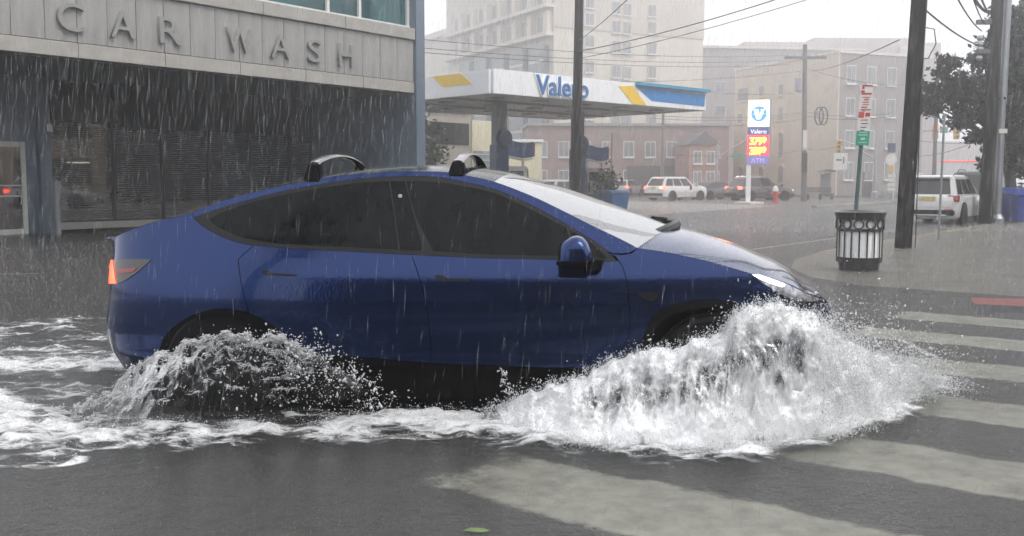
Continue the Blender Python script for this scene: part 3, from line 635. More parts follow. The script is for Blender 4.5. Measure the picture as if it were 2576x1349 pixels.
lx0 = cnl(1340, 210)[0]; lx1 = cnl(1471, 225)[0]; lz0 = cnl(1400, 243)[1]; lz1 = cnl(1350, 189)[1]
me = text_mesh('Valero', 1.0, 0.02, 0.012); a = np.array([v.co[:] for v in me.vertices])
sx = (lx1 - lx0) / np.ptp(a[:,0]); sz = (lz1 - lz0) / (a[:,1].max() - a[:,1].min()); bpy.data.meshes.remove(me)
xw_ = [0.0]
for i, ch in enumerate('Valero'):
    m1 = text_mesh('Valero'[:i + 1], 1.0, 0.02, 0.012); wa = np.array([v.co[:] for v in m1.vertices]); right = np.ptp(wa[:,0])
    m2 = text_mesh(ch, 1.0, 0.02, 0.012); wb = np.array([v.co[:] for v in m2.vertices]); wc = np.ptp(wb[:,0])
    for (ex, off, mt, yy, nm) in ((0.03, 0.05, WHT, -0.15, 'letter_backing'), (0.02, 0.0, LBL, -0.20, 'letter')):
        m3 = text_mesh(ch, 1.0, ex, 0.012 + off)
        m3.transform(Matrix.Translation((lx0 + sx * (right - wc), yy, lz0)) @ UPX @ Matrix.Diagonal((sx, sz, 1, 1)) @ Matrix.Translation((-wb[:,0].min(), -a[:,1].min(), 0)))
        m3.materials.clear(); link(nm, m3, mt, can)
COLM = mat('canopy_post', (0.13, 0.12, 0.12), 0.5, var=.2); NAVY = mat('navy_wrap', (0.012, 0.03, 0.09), 0.4, var=.2)
for uu, yy in ((1256, 40.5), (1452, 46.5)):
    p = at(uu, 500, yy) - C0; x, y = p.dot(cnx), p.dot(cny)
    box('canopy_post', (x - .27, y - .2, -.1), (x + .27, y + .2, 4.65), COLM, can, bevel=.02)
    box('post_wrap', (x - .33, y - .26, -.1), (x + .33, y + .26, 2.9), NAVY, can, bevel=.04)
    MB().lathe([(.1, -.16), (.34, -.14), (.42, 0), (.34, .14), (.1, .16)], 20, (x, y - .28, 3.15), 'y').build('post_emblem', NAVY, can, smooth=True)
# ---- pumps
PUMPW = mat('pump_white', (0.55, 0.55, 0.54), 0.35, var=.1); TEALB = mat('pump_teal', (0.02, 0.16, 0.26), 0.4, var=.1)
SCR = mat('dark_screen', (0.02, 0.02, 0.022), 0.15, var=.2); SIGNB = mat('topper_blue', (0.02, 0.08, 0.27), 0.3, var=.25, vscale=3)
REDM = mat('sign_red', (0.55, 0.04, 0.04), 0.35, var=.1); PALE = mat('pale_trim', (0.68, 0.66, 0.58), 0.4, var=.1)
def pump(p, label, sc, wtop):
    t = thing('fuel_pump', label, 'fuel pump', p, math.atan2(cnx.y, cnx.x) - .55, 'fuel pumps under the canopy')
    box('island', (-.9, -.45, -.1), (.9, .45, .16), fc, t, bevel=.03)
    box('cabinet', (-.48, -.3, .16), (.48, .3, 2.05), PUMPW, t, bevel=.03)
    box('lower_panel', (-.45, -.325, .2), (.45, -.302, .78), TEALB, t); box('screen', (-.3, -.325, 1.45), (.3, -.302, 1.85), SCR, t)
    box('keypad', (-.15, -.325, 1.0), (.05, -.302, 1.18), PALE, t); box('card_slot', (.12, -.325, 1.02), (.3, -.302, 1.14), SCR, t)
    for sx_ in (-.36, .30): box('nozzle_holder', (sx_, -.36, .85), (sx_ + .09, -.30, 1.35), SCR, t, bevel=.01)
    for sx_ in (-.5, .44): MB().tube([(sx_ + .03, -.34, 1.2), (sx_ + .0, -.5, .7), (sx_ + .03, -.42, .4), (sx_ + .06, -.34, .9), (sx_ + .06, -.28, 1.95)], .02, 6).build('hose', SCR, t)
    for sx_ in (-.38, .30): box('topper_post', (sx_, -.06, 2.05), (sx_ + .08, .06, 2.5), PUMPW, t)
    top = [(-wtop, 2.55), (-wtop, 3.05)] + [(-wtop + 2 * wtop * i / 12, 3.12 + .07 * math.sin(math.pi * i / 6)) for i in range(13)] + [(wtop, 2.50)] + [(wtop - 2 * wtop * i / 12, 2.46 - .06 * math.sin(math.pi * i / 6)) for i in range(13)]
    MB().prism(top, -.12, .12).build('topper_sign', SIGNB, t)
    box('topper_end', (wtop + .002, -.13, 2.48), (wtop + .07, .13, 3.06), REDM, t)
    MB().prism([(x, z - .03) for x, z in top[16:]] + [(x, z - .10) for x, z in top[16:][::-1]], -.13, .13).build('topper_rim', PALE, t)
    place_text('topper_text', 'Valero', .26, .004, Matrix.Translation((-.25, -.125, 2.72)) @ UPX, mat('faded_print', (0.12, 0.17, 0.27), .4, var=.1), t)
    t.scale = (sc, sc, sc); return t
pump(gz(1296, 537), 'fuel pump with navy topper sign beside the navy wrapped canopy post', 1.0, .78)
pump(gz(1492, 527), 'fuel pump with navy topper sign beside the dark wooden pole', 1.0, .70)
bn = thing('blue_trash_bin', 'square blue bin standing on the filling station forecourt', 'trash bin', gz(1548, 532), .5)
BIN = mat('bin_blue', (0.02, 0.10, 0.26), .4, var=.2, vscale=4)
MB().add([(-.42,-.35,0),(.42,-.35,0),(.42,.35,0),(-.42,.35,0),(-.5,-.42,.85),(.5,-.42,.85),(.5,.42,.85),(-.5,.42,.85)], [(0,3,2,1),(4,5,6,7),(0,1,5,4),(1,2,6,5),(2,3,7,6),(3,0,4,7)]).build('bin_body', BIN, bn, bevel=.03)
MB().add([(-.54,-.46,.86),(.54,-.46,.86),(.54,.46,.86),(-.54,.46,.86),(-.5,-.3,.97),(.5,-.3,.97),(.5,.42,1.0),(-.5,.42,1.0)], [(0,3,2,1),(4,5,6,7),(0,1,5,4),(1,2,6,5),(2,3,7,6),(3,0,4,7)]).build('bin_lid', BIN, bn, bevel=.02)
# leaf helper, used for planter and trees
LEAF = mat('leaf_green', (0.035, 0.055, 0.022), 0.45, var=0.45, vscale=3, trans=0.0)
LEAFD = mat('leaf_dark', (0.012, 0.020, 0.010), 0.6, spec=0.2, var=0.5, vscale=1.5)
BARK = mat('wet_bark', (0.018, 0.016, 0.014), 0.6, var=.3, vscale=9, stretch=(1, 1, .2), bump=.5, bscale=40)
def leaves(pts, size, rs=1):
    r = np.random.default_rng(rs); P = np.asarray(pts, float); n = len(P)
    a = r.normal(size=(n, 3)); a /= np.linalg.norm(a, axis=1, keepdims=True); b = r.normal(size=(n, 3)); b -= a * (a * b).sum(1, keepdims=True); b /= np.linalg.norm(b, axis=1, keepdims=True)
    s = size * r.uniform(.6, 1.3, (n, 1)); V = np.stack([P - a * s, P + b * s * .45, P + a * s, P - b * s * .45], 1).reshape(-1, 3)
    return V.tolist(), np.arange(4 * n).reshape(n, 4).tolist()
def leafmesh(name, pts, size, m, parent, rs=1):
    V, Fc = leaves(pts, size, rs); me = bpy.data.meshes.new(name); me.from_pydata(V, [], Fc); return link(name, me, m, parent)
pl = thing('potted_plant', 'small leafy plant in a pot beside the fuel pump', 'plant', gz(1527, 528), 0)
MB().lathe([(.2, 0), (.28, .5), (.25, .5)], 16).build('pot', PALE, pl, smooth=True)
MB().tube([(0, 0, .4), (.05, 0, 1.2)], .03, 6).build('stem', BARK, pl)
leafmesh('foliage', rng.normal((0, 0, 1.45), (.28, .28, .32), (500, 3)), .12, LEAF, pl, 3)
# ---- station shop
KW = mat('kiosk_wall', (0.36, 0.33, 0.29), .6, var=.12, vscale=1.2); CREAM = mat('kiosk_cream', (0.62, 0.58, 0.42), .6, var=.08)
k0 = at(940, 455, 47); k1 = at(1185, 455, 52); kd = Vector((k1.x - k0.x, k1.y - k0.y, 0)); kl = kd.length
ks = thing('station_shop', 'low beige station shop with a long dark window band', 'building', (k0.x, k0.y, 0), math.atan2(kd.y, kd.x))
box('wall', (0, 0, -.1), (kl, 6, 5.0), KW, ks); box('window_band', (.3, -.05, 3.3), (kl - .2, -.003, 4.4), mat('dark_band_glass', (.012,.012,.012), .2, var=.3), ks)
box('parapet', (-.1, -.2, 5.0), (kl + .1, 6, 5.25), CONC2, ks)
box('annex_wall', (kl + .002, -.1, -.1), (kl + 1.7, 5, 4.6), CREAM, ks); box('annex_window', (kl + .1, -.16, 1.9), (kl + 1.6, -.103, 3.0), mat('pale_window', (.22,.26,.27), .2, var=.3), ks)
for z_ in (2.2, 2.5, 2.8): box('window_bar', (kl + .1, -.19, z_), (kl + 1.6, -.163, z_ + .04), FRAME, ks)
sh = thing('shrub', 'green shrub growing beside the car wash end pillar', 'shrub', gz(1085, 548), 0)
MB().tube([(0, 0, 0), (.1, 0, 1.6)], [.05, .02], 6).build('stem', BARK, sh)
leafmesh('foliage', rng.normal((0, 0, 1.9), (.3, .3, .75), (900, 3)), .12, LEAF, sh, 4)
cb = at(1265, 455, 58); cs = thing('cream_hut', 'small flat cream building behind the fuel pumps', 'building', (cb.x, cb.y, 0), .1)
box('wall', (0, 0, -.1), (2.3, 4, 3.7), CREAM, cs); box('roof_edge', (-.1, -.1, 3.7), (2.4, 4, 3.85), WHT, cs)
# ================================================================== buildings behind
def bld(name, label, u, y, ang, lx, ly, h, m, base=-.2):
    p = at(u, 455, y); t = thing(name, label, 'building', (p.x, p.y, 0), R(ang)); t['ly'] = 0
    box('wall', (0, 0, base), (lx, ly, h), m, t); del t['ly']; return t
def on(t, u, v, face):                           # pixel -> building space; face 'f' is y = 0, 's' is x = 0
    rz = t.rotation_euler.z; ex = Vector((math.cos(rz), math.sin(rz), 0)); ey = Vector((-math.sin(rz), math.cos(rz), 0)); o = Vector(t.location)
    d = ray(u, v); n = ey if face == 'f' else ex; k = (o - CAM).dot(n) / d.dot(n); p = CAM + d * k - o
    return (p.dot(ex) if face == 'f' else p.dot(ey)), p.z
WIN = mat('far_window_glass', (0.20, 0.215, 0.225), 0.15, var=.4, vscale=.5); WFR = mat('far_window_frame', (.7, .7, .68), .5, var=.05)
def window(t, face, a0, a1, z0, z1, m=None, sill=True):
    m = m or WIN; w = bpy.data.objects.new('window', None); COL.objects.link(w); w.parent = t
    if face == 'f':
        box('frame', (a0 - .07, -.05, z0 - .07), (a1 + .07, -.004, z1 + .07), WFR, w); box('pane', (a0, -.075, z0), ((a0 + a1) / 2 - .03, -.052, z1), m, w); box('pane', ((a0 + a1) / 2 + .03, -.075, z0), (a1, -.052, z1), m, w)
        if sill: box('sill', (a0 - .12, -.18, z0 - .2), (a1 + .12, -.005, z0 - .075), WFR, w)
    else:
        box('frame', (-.05, a0 - .07, z0 - .07), (-.004, a1 + .07, z1 + .07), WFR, w); box('pane', (-.075, a0, z0), (-.052, (a0 + a1) / 2 - .03, z1), m, w); box('pane', (-.075, (a0 + a1) / 2 + .03, z0), (-.052, a1, z1), m, w)
        if sill: box('sill', (-.18, a0 - .12, z0 - .2), (-.005, a1 + .12, z0 - .075), WFR, w)
# tower
TW1 = mat('tower_beige', (0.58, 0.535, 0.465), .7, var=.08, vscale=.3); TW2 = mat('tower_tan', (0.50, 0.455, 0.40), .7, var=.08, vscale=.3)
tw = bld('apartment_tower', 'tall beige apartment tower with stepped glazed side behind the canopy', 1392, 130, 28, 24.5, 34, 40, TW1)
tx = on(tw, 1708, 92, 'f')[0]; zb2 = on(tw, 1395, 67, 'f')[1]
box('upper_storeys', (-.06, -.12, zb2), (24.56, 33, 40.1), TW2, tw)
for u_, vs_ in ((1482, (5, 49, 103, 167, 228, 285)), (1549, (20, 67, 118, 180, 240, 298)), (1576, (24, 70, 120, 183, 244, 300)), (1639, (27, 70, 121, 182, 240, 297))):
    for v_ in vs_:
        a, z_ = on(tw, u_, v_, 'f'); window(tw, 'f', a - .65, a + .65, z_ - .75, z_ + .75)
for o in [o for o in COL.objects if o.parent == tw and o.name.startswith('window')]: o.location.y = -.14 if True else 0
GLB = mat('tower_bay_glass', (0.16, 0.19, 0.21), .2, var=.3, vscale=.3); LEDGE = mat('tower_ledge', (.6, .56, .5), .6, var=.06)
for i in range(5):
    y0 = 1.2 + i * 5.6
    box('glazed_bay', (-.9, y0, 2), (-.065, y0 + 3.9, on(tw, 1392, 108, 's')[1]), GLB, tw)
    for z_ in np.arange(5, 20, 3): box('bay_floor_band', (-.93, y0, z_), (-.905, y0 + 3.9, z_ + .35), LEDGE, tw)
for k_, zz in enumerate((on(tw, 1392, 90, 's')[1], on(tw, 1392, 18, 's')[1])):
    box('balcony_ledge', (-1.2, -.1, zz), (-.062, 33, zz + .45), LEDGE, tw)
    for i in range(7): window(tw, 's', 2 + i * 4.4, 4.2 + i * 4.4, zz + .9, zz + 2.8, sill=False)
    for i in range(7): box('balcony_pier', (-.8, .4 + i * 4.4, zz + .46), (-.063, 1.5 + i * 4.4, zz + 3.2), TW1, tw)
pt = at(1141, 455, 168); tl2 = thing('apartment_wing', 'lower stepped wing with a cornice beside the apartment tower', 'building', (pt.x, pt.y, 0), R(28))
hz = 1.42 + (455 - 93) * 168 / F; box('wall', (0, 0, -.2), (10, 14, hz), TW1, tl2); box('cornice', (-.8, -.8, hz), (11, 14, hz + 1), LEDGE, tl2)
for i in range(4): window(tl2, 'f', .8, 2.4, 6 + i * 4.2, 8 + i * 4.2, sill=False)
box('balcony', (-2, -1, hz * .62), (0, 3, hz * .62 + 1.2), LEDGE, tl2)
# grey and pale blocks
GR = mat('grey_block', (0.30, 0.28, 0.285), .7, var=.1, vscale=.2); PK = mat('pale_block', (0.40, 0.35, 0.345), .7, var=.08, vscale=.2)
g1 = bld('grey_office_block', 'plain grey office block standing beside the apartment tower', 1700, 150, 8, 30, 20, 1.42 + (455 - 126) * 150 / F, GR)
box('cornice', (-.3, -.4, 1.42 + (455 - 126) * 150 / F), (30, 20, 1.42 + (455 - 120) * 150 / F), TW1, g1)
for i in range(5):
    for j in range(4): window(g1, 'f', 2 + i * 4, 3.6 + i * 4, 4 + j * 3.6, 5.6 + j * 3.6, sill=False)
g2 = bld('pale_block', 'wide pale block with a stepped roof rising behind the tan building', 1866, 165, 2, 33, 20, 1.42 + (455 - 112) * 165 / F, PK)
box('roof_step', (12, 1, 1.42 + (455 - 112) * 165 / F), (30, 19, 1.42 + (455 - 99) * 165 / F), PK, g2)
box('stair_house', (26, -.6, 1.42 + (455 - 150) * 165 / F), (31.5, 6, 1.42 + (455 - 122) * 165 / F), LEDGE, g2)
# brick terrace
BRK = mat('red_brown_brick', (0.26, 0.185, 0.175), .75, var=.25, vscale=.8, bump=.2, bscale=8)
br = bld('brick_terrace', 'long low red brown brick terrace behind the traffic', 1330, 104, 3, 21.3, 10, 1.42 + (455 - 318) * 104 / F, BRK)
box('parapet', (-.2, -.25, 1.42 + (455 - 318) * 104 / F), (21.5, 10, 1.42 + (455 - 311) * 104 / F), GR, br)
for i in range(9):
    for j, zz in enumerate((1.0, 4.0)): window(br, 'f', .9 + i * 2.3, 1.9 + i * 2.3, zz, zz + 1.5)
box('shop_front', (10.5, -.35, .2), (16, -.01, 3.0), mat('dark_shop_front', (.05, .05, .055), .3, var=.3), br)
bh = bld('gabled_house', 'small orange brick house with a pitched roof among the terrace', 1733, 98, 4, 3.0, 6, 5.0, mat('orange_brick', (.33, .20, .16), .75, var=.2, vscale=.8))
MB().prism([(-.2, 5.0), (3.2, 5.0), (1.5, 6.3)], -.2, 6).build('roof', mat('slate', (.09, .085, .09), .6, var=.2), bh)
for z_ in (1.2, 3.2): window(bh, 'f', .5, 1.2, z_, z_ + 1.1); window(bh, 'f', 1.8, 2.5, z_, z_ + 1.1)
# tan corner building
TAN = mat('tan_stone', (0.56, 0.48, 0.39), .75, var=.12, vscale=.5, bump=.2, bscale=5); TAND = mat('dark_brick_side', (0.25, 0.22, 0.21), .75, var=.12, vscale=.4)
tp = at(2104, 455, 96); tanb = thing('tan_corner_building', 'tan four storey corner building with arched windows and dark side wall', 'building', (tp.x, tp.y, 0), R(22))
th = 1.42 + (455 - 139) * 96 / F; tln = on(tanb, 1849, 300, 's')[0]; box('dark_wall', (.05, 0, -.2), (10.6, tln - .1, th - .02), TAND, tanb)
box('tan_wall', (-.12, -.02, -.2), (.045, tln, th), TAN, tanb); box('parapet', (-.2, -.1, th), (10.7, .3, th + .25), LEDGE, tanb); box('parapet', (-.25, .31, th + .003), (.25, tln, th + .25), LEDGE, tanb)
for (u0, u1, v0, v1) in ((1859,1884,221,254),(1912,1924,216,243),(1961,1972,212,239),(1961,1971,270,303),(1961,1972,340,396),(1960,1972,425,458),(1911,1922,428,456),(1860,1871,428,460),(1858,1869,285,310)):
    a0, z1 = on(tanb, u1, v0, 's'); a1, z0 = on(tanb, u0, v1, 's')
    w_ = bpy.data.objects.new('window', None); COL.objects.link(w_); w_.parent = tanb
    ar = [(a0, z0), (a1, z0), (a1, z1)] + ([(a0 + (a1 - a0) * (.5 + .5 * math.cos(t_)), z1 + (a1 - a0) * .45 * math.sin(t_)) for t_ in np.linspace(.4, 2.74, 6)] if v0 > 330 else []) + [(a0, z1)]
    MB().prism(ar, -.15, -.122, 'yz').build('pane', WIN, w_); box('sill', (-.32, a0 - .15, z0 - .22), (-.121, a1 + .15, z0 - .01), TAN, w_)
    if v0 > 330: MB().prism([(a0 + (a1 - a0) * (.5 + .85 * math.cos(t_)), z1 + (a1 - a0) * .8 * math.sin(t_)) for t_ in np.linspace(.2, 2.94, 8)] + [(a0 + (a1 - a0) * (.5 + .55 * math.cos(t_)), z1 + (a1 - a0) * .5 * math.sin(t_)) for t_ in np.linspace(2.94, .2, 8)], -.22, -.121, 'yz').build('arch_moulding', TAN, w_)
for i in range(4):
    for j in range(4): window(tanb, 'f', .9 + i * 2.5, 1.9 + i * 2.5, 1.6 + j * 3.1, 3.2 + j * 3.1)
box('door', (3.2, -.06, -.1), (4.4, -.004, 2.3), SCR, tanb)
# far pale buildings along the street on the right
fr_ = bld('far_pale_house', 'far pale building fading in the rain down the street', 2352, 190, 15, 12, 12, 9, PK)
for i in range(3): window(fr_, 'f', 1 + i * 3.5, 2.4 + i * 3.5, 3, 5)
# parking building across the road, out of the frame on the right, mirrored in the shop glass
PKB = mat('parking_beige', (0.45, 0.37, 0.27), .7, var=.1, vscale=.4)
pk = thing('parking_building', 'beige parking building with lit open decks mirrored in the car wash glass', 'building', (31, 23.5, 0), R(-80))
for z0, z1 in ((-.1, 1.2), (3.0, 4.3), (6.4, 8.2)): box('deck_wall', (0, 0, z0), (44, .4, z1), PKB, pk)
for i in range(8): box('pier', (i * 6.1, -.15, 1.2), (i * 6.1 + .9, .5, 6.4), PKB, pk)
box('deck_back', (0, 9, -.1), (44, 9.3, 8), DARKW, pk); box('deck_slab', (0, .41, 2.85), (44, 9, 2.99), PKB, pk); box('deck_slab', (0, .41, 6.2), (44, 9, 6.39), PKB, pk)
TUBE = mat('lit_tube', (1, 1, .9), .5, emit=(1, .95, .8), estr=3.0)
for i in range(7): box('tube_lamp', (2 + i * 6.1, 3, 2.70), (3.6 + i * 6.1, 3.12, 2.78), TUBE, pk)
wh_ = thing('brick_warehouse', 'dark brick warehouse across the road mirrored in the car wash glass', 'building', (31, 24.2, 0), R(-10)); box('wall', (0, 0, -.1), (2.5, 30, 9), DARKW, wh_); box('parapet', (-.1, -.05, 9), (2.6, 30.1, 9.3), GR, wh_)
# building and pole behind the camera, seen only as reflections in the car
OB = mat('opposite_brick', (0.10, 0.085, 0.08), .7, var=.25, vscale=.6)
ob = thing('opposite_building', 'dark brick building across the road mirrored in the car doors', 'building', (-8, -9, 0), 0)
box('wall', (0, -10, -.1), (46, 0, 6.6), OB, ob); box('parapet', (-.2, -10, 6.6), (46.2, .25, 7.0), GR, ob)
for i in range(10): window(ob, 'f', 2 + i * 4.4, 4.2 + i * 4.4, 1.2, 3.4)
for o in [o for o in COL.objects if o.parent == ob and o.name.startswith('window')]: o.rotation_euler = (0, 0, math.pi); o.location = (46, 0, 0)
# ================================================================== other vehicles
CARG = mat('car_window_dark', (0.012, 0.014, 0.015), .06, spec=.6, var=.3, vscale=4)
CWHITE = mat('white_car_paint', (0.56, 0.555, 0.55), .25, coat=.8, var=.06, vscale=3); CBLK = mat('dark_car_paint', (0.022, 0.024, 0.028), .25, coat=.8, var=.2, vscale=3)
CSILV = mat('silver_car_paint', (0.35, 0.36, 0.37), .3, metal=.5, coat=.6, var=.1, vscale=3)
LRED = mat('brake_light_lit', (.6, .02, .02), .3, emit=(1, .07, .04), estr=7); LAMB = mat('turn_light_lit', (.8, .4, .05), .3, emit=(1, .55, .12), estr=9)
LWHT = mat('front_light_lit', (.9, .9, .9), .3, emit=(1, .97, .9), estr=6); CHR = mat('chrome', (.6, .6, .6), .15, metal=1, var=.1)
PLATE = mat('licence_plate', (0.55, 0.48, 0.20), .4, var=.2, vscale=12); PLINK = mat('plate_ink', (.03,.03,.03), .5, var=.1)
def bil(q, s, t): return (q[0] * (1 - s) + q[1] * s) * (1 - t) + (q[3] * (1 - s) + q[2] * s) * t
def facepatch(name, q, s0, s1, t0, t1, m, parent, off=.008, th=.02):
    n = (q[1] - q[0]).cross(q[3] - q[0]).normalized(); a = [bil(q, s, t) for s, t in ((s0, t0), (s1, t0), (s1, t1), (s0, t1))]
    vs = [p + n * off for p in a] + [p - n * th for p in a]
    return MB().add(vs, [(0, 1, 2, 3), (7, 6, 5, 4), (0, 4, 5, 1), (1, 5, 6, 2), (2, 6, 7, 3), (3, 7, 4, 0)]).build(name, m, parent)
def vehicle(name, label, cat, p, head, L, W, H, m, belt=.60, cowl=.22, gr=(-.46, -.36, .02, .20), hood=.53, rails=False, tail='lit', roofm=None, amber=False, front=False, zb=0.0, group='traffic in the rain', tailz=.62, clad=True):
    t = thing(name, label, cat, (p[0], p[1], zb - .05), head, group); w = W / 2; zt = belt * H; zh = hood * H
    st = [(-.50, .80, .42, .86), (-.485, .94, .30, .97), (-.44, .985, .26, 1.0), (-.30, 1.0, .24, 1.0), (0, 1.0, .24, 1.0), (cowl, 1.0, .24, .995), (cowl + .10, .99, .24, None), (.40, .965, .25, None), (.46, .90, .27, None), (.49, .78, .32, None), (.50, .66, .40, None)]
    vs = []; fs = []; M_ = 11
    for k, (x, kw, zl, top) in enumerate(st):
        z1 = zt * top if top else zh * {6: 1.06, 7: .98, 8: .90, 9: .80, 10: .70}[k]
        zl = zl * .85; ww = w * kw
        half = [(0, zl), (ww * .88, zl), (ww * .985, zl + .10), (ww, (zl + z1) / 2), (ww * .965, z1 - .07), (ww * .90, z1)]
        ring = [(x * L, -a, b) for a, b in half[1:]] + [(x * L, 0, z1 + .015)] + [(x * L, a, b) for a, b in half[1:][::-1]]
        vs += ring
    n = M_
    for k in range(len(st) - 1):
        for j in range(n): fs.append((k*n+j, k*n+(j+1) % n, (k+1)*n+(j+1) % n, (k+1)*n+j))
    fs += [tuple(range(n)), tuple((len(st)-1)*n+j for j in range(n))]
    MB().add(vs, fs).build('body', m, t, smooth=True)
    xr0, xr1, xf1, xf0 = (g * L for g in gr); wb_, wt = w * .925, w * .74; zr = H
    B = [Vector((xr0, -wb_, zt - .03)), Vector((xf0, -wb_, zt - .05)), Vector((xf0, wb_, zt - .05)), Vector((xr0, wb_, zt - .03))]
    T_ = [Vector((xr1, -wt, zr - .05)), Vector((xf1, -wt, zr - .04)), Vector((xf1, wt, zr - .04)), Vector((xr1, wt, zr - .05))]
    mid = [Vector((xr1 * .9, -wt * .8, zr)), Vector((xf1 - .15, -wt * .8, zr)), Vector((xf1 - .15, wt * .8, zr)), Vector((xr1 * .9, wt * .8, zr))]
    MB().add(B + T_ + mid, [(0,1,5,4),(1,2,6,5),(2,3,7,6),(3,0,4,7),(4,5,9,8),(5,6,10,9),(6,7,11,10),(7,4,8,11),(8,9,10,11)]).build('cabin', roofm or m, t, smooth=True, bevel=.03)
    qr = [B[3], B[0], T_[0], T_[3]]; qs = [B[0], B[1], T_[1], T_[0]]; ql = [B[2], B[3], T_[3], T_[2]]; qf = [B[1], B[2], T_[2], T_[1]]
    facepatch('rear_window', qr, .10, .90, .12, .86, CARG, t); facepatch('windshield', qf, .06, .94, .08, .94, CARG, t)
    for q, fl in ((qs, 0), (ql, 1)):
        for s0, s1 in ((.06, .30), (.33, .60), (.63, .93)):
            if fl: s0, s1 = 1 - s1, 1 - s0
            facepatch('side_window', q, s0, s1, .12, .86, CARG, t)
    r = .36 if H > 1.6 else .33
    for xx in (-.30 * L, .295 * L):
        for sg in (-1, 1):
            MB().lathe([(r * 1.17, -.03), (r * 1.17, .03)], 28, (xx, sg * (w - .012), r), 'y').build('wheel_well', CORE, t)
            wheel_parts(t, (xx, sg * (w - .10), r), r, .24, rim_m=CSILV if H > 1.6 else ALLOY, spokes=5)
    # rear details
    xr = -.5 * L
    lm = LRED if tail == 'lit' else mat('tail_lens', (.28, .012, .015), .15, coat=.6, var=.3, vscale=8)
    for sg in (-1, 1):
        y0, y1 = sorted((sg * w * .66, sg * w * .985))
        MB().add([(xr + .012, y0, H * (tailz - .13)), (xr + .07, y1, H * (tailz - .12)), (xr + .09, y1, H * (tailz - .01)), (xr + .06, y0 + (0.04 if sg > 0 else 0), H * (tailz - .02)), (xr + .3, y0, H * (tailz - .13)), (xr + .36, y1 * 1.004, H * (tailz - .11)), (xr + .36, y1 * 1.0, H * (tailz - .03)), (xr + .3, y0, H * (tailz - .02))],
                 [(0,3,2,1),(4,5,6,7),(0,1,5,4),(1,2,6,5),(2,3,7,6),(3,0,4,7)]).build('tail_light', lm, t)
        if amber and sg < 0: box('turn_signal', (xr - .01, -w * .86, H * (tailz - .10)), (xr + .05, -w * .70, H * (tailz - .03)), LAMB, t)
        MB().add([(.478*L, sg*w*.55, zh*.80), (.462*L, sg*w*.86, zh*.82), (.45*L, sg*w*.90, zh*.90), (.466*L, sg*w*.58, zh*.88)], [(0,1,2,3)]).build('headlight', LWHT if front else HLG, t)
        MB().add([(cowl*L-.05, sg*w*.98, zt-.02), (cowl*L+.10, sg*w*.98, zt-.02), (cowl*L+.06, sg*(w+.20), zt), (cowl*L-.06, sg*(w+.20), zt), (cowl*L-.05, sg*w*.98, zt+.10), (cowl*L+.08, sg*w*.98, zt+.10), (cowl*L+.05, sg*(w+.20), zt+.17), (cowl*L-.06, sg*(w+.20), zt+.17)], [(0,3,2,1),(4,5,6,7),(0,1,5,4),(1,2,6,5),(2,3,7,6),(3,0,4,7)]).build('mirror', m, t, bevel=.02)
        if rails: MB().tube([(xr1 + .1, sg * wt * .93, zr - .04), (xr1 + .3, sg * wt * .93, zr + .05), (xf1 - .5, sg * wt * .93, zr + .05), (xf1 - .3, sg * wt * .93, zr - .04)], .022, 6).build('roof_rail', CHR if roofm is None else TRIM, t)
    if tail == 'lit': box('high_brake_light', (xr1 - .03, -.22, zr - .14), (xr1 + .02, .22, zr - .09), LRED, t)
    box('bumper', (xr - .05, -w * .90, .26 * H * .85), (xr + .25, w * .90, .36 * H * .9), CLAD if clad else m, t, bevel=.03)
    box('plate', (xr - .012, -.26, H * (tailz - .12)), (xr + .02, .26, H * (tailz - .035)), PLATE, t)
    box('front_bumper', (.47 * L, -w * .72, .2 * H), (.5 * L + .03, w * .72, .30 * H), CLAD, t, bevel=.03)
    return t
rc = at(2330, 565, 31.8); hd = R(53); fw = Vector((math.cos(hd), math.sin(hd), 0)); ctr = rc + fw * 2.26
v1 = vehicle('parked_car', 'white suv parked at the flooded kerb with red tail lamps and yellow plate', 'car', ctr, hd, 4.53, 1.86, 1.66, CWHITE, belt=.60, cowl=.24, gr=(-.47, -.40, .06, .24), rails=True, tail='off', tailz=.62)
xr = -2.265
box('bumper_step', (xr - .075, -.62, .36), (xr - .03, .62, .40), CHR, v1); box('reflector', (xr - .06, -.80, .55), (xr - .03, -.55, .575), LRED if False else REDM, v1)
box('tailgate_line', (xr + .0, -.70, .62), (xr + .02, .70, .635), TRIM, v1); box('rear_spoiler', (-1.98, -.60, 1.56), (-1.72, .60, 1.60), CWHITE, v1, bevel=.015)
for sg in (.35, -.35): MB().tube([(xr - .03, sg, .28), (xr + .2, sg, .28)], .05, 10).build('exhaust', CHR, v1)
ctr2 = ctr + fw * 6.2; vehicle('parked_car', 'dark suv with pale wet roof parked ahead of the white suv', 'car', ctr2, hd, 4.7, 1.9, 1.85, CBLK, rails=True, tail='off', roofm=CBLK, belt=.62, group='traffic in the rain')
vehicle('parked_car', 'white suv across the road mirrored in the car wash glass', 'car', (15.5, 22.6), R(98), 4.7, 1.9, 1.7, CWHITE, tail='lit')
ex = gz(1702, 503); vehicle('police_suv', 'white suv with lit brake lights and amber signal crossing the junction', 'car', ex, R(38), 5.05, 2.0, 1.78, CWHITE, belt=.60, tail='lit', amber=True, rails=False, gr=(-.475, -.39, .04, .20), cowl=.20, hood=.60)
vs_ = bpy.data.objects['police_suv']; box('door_badge', (.35, -1.012, .85), (.55, -.995, 1.1), TRIM, vs_)
vehicle('dark_sedan', 'dark low car between the white suv and the black suv', 'car', gz(1800, 500.5), R(33), 4.7, 1.82, 1.46, CBLK, belt=.64, gr=(-.46, -.22, .06, .24), hood=.60, tail='lit', front=True, amber=False)
vehicle('black_suv', 'black suv with lit brake light behind the price sign', 'car', gz(1912, 503.5), R(20), 4.95, 1.95, 1.76, CBLK, belt=.60, front=True, rails=True)
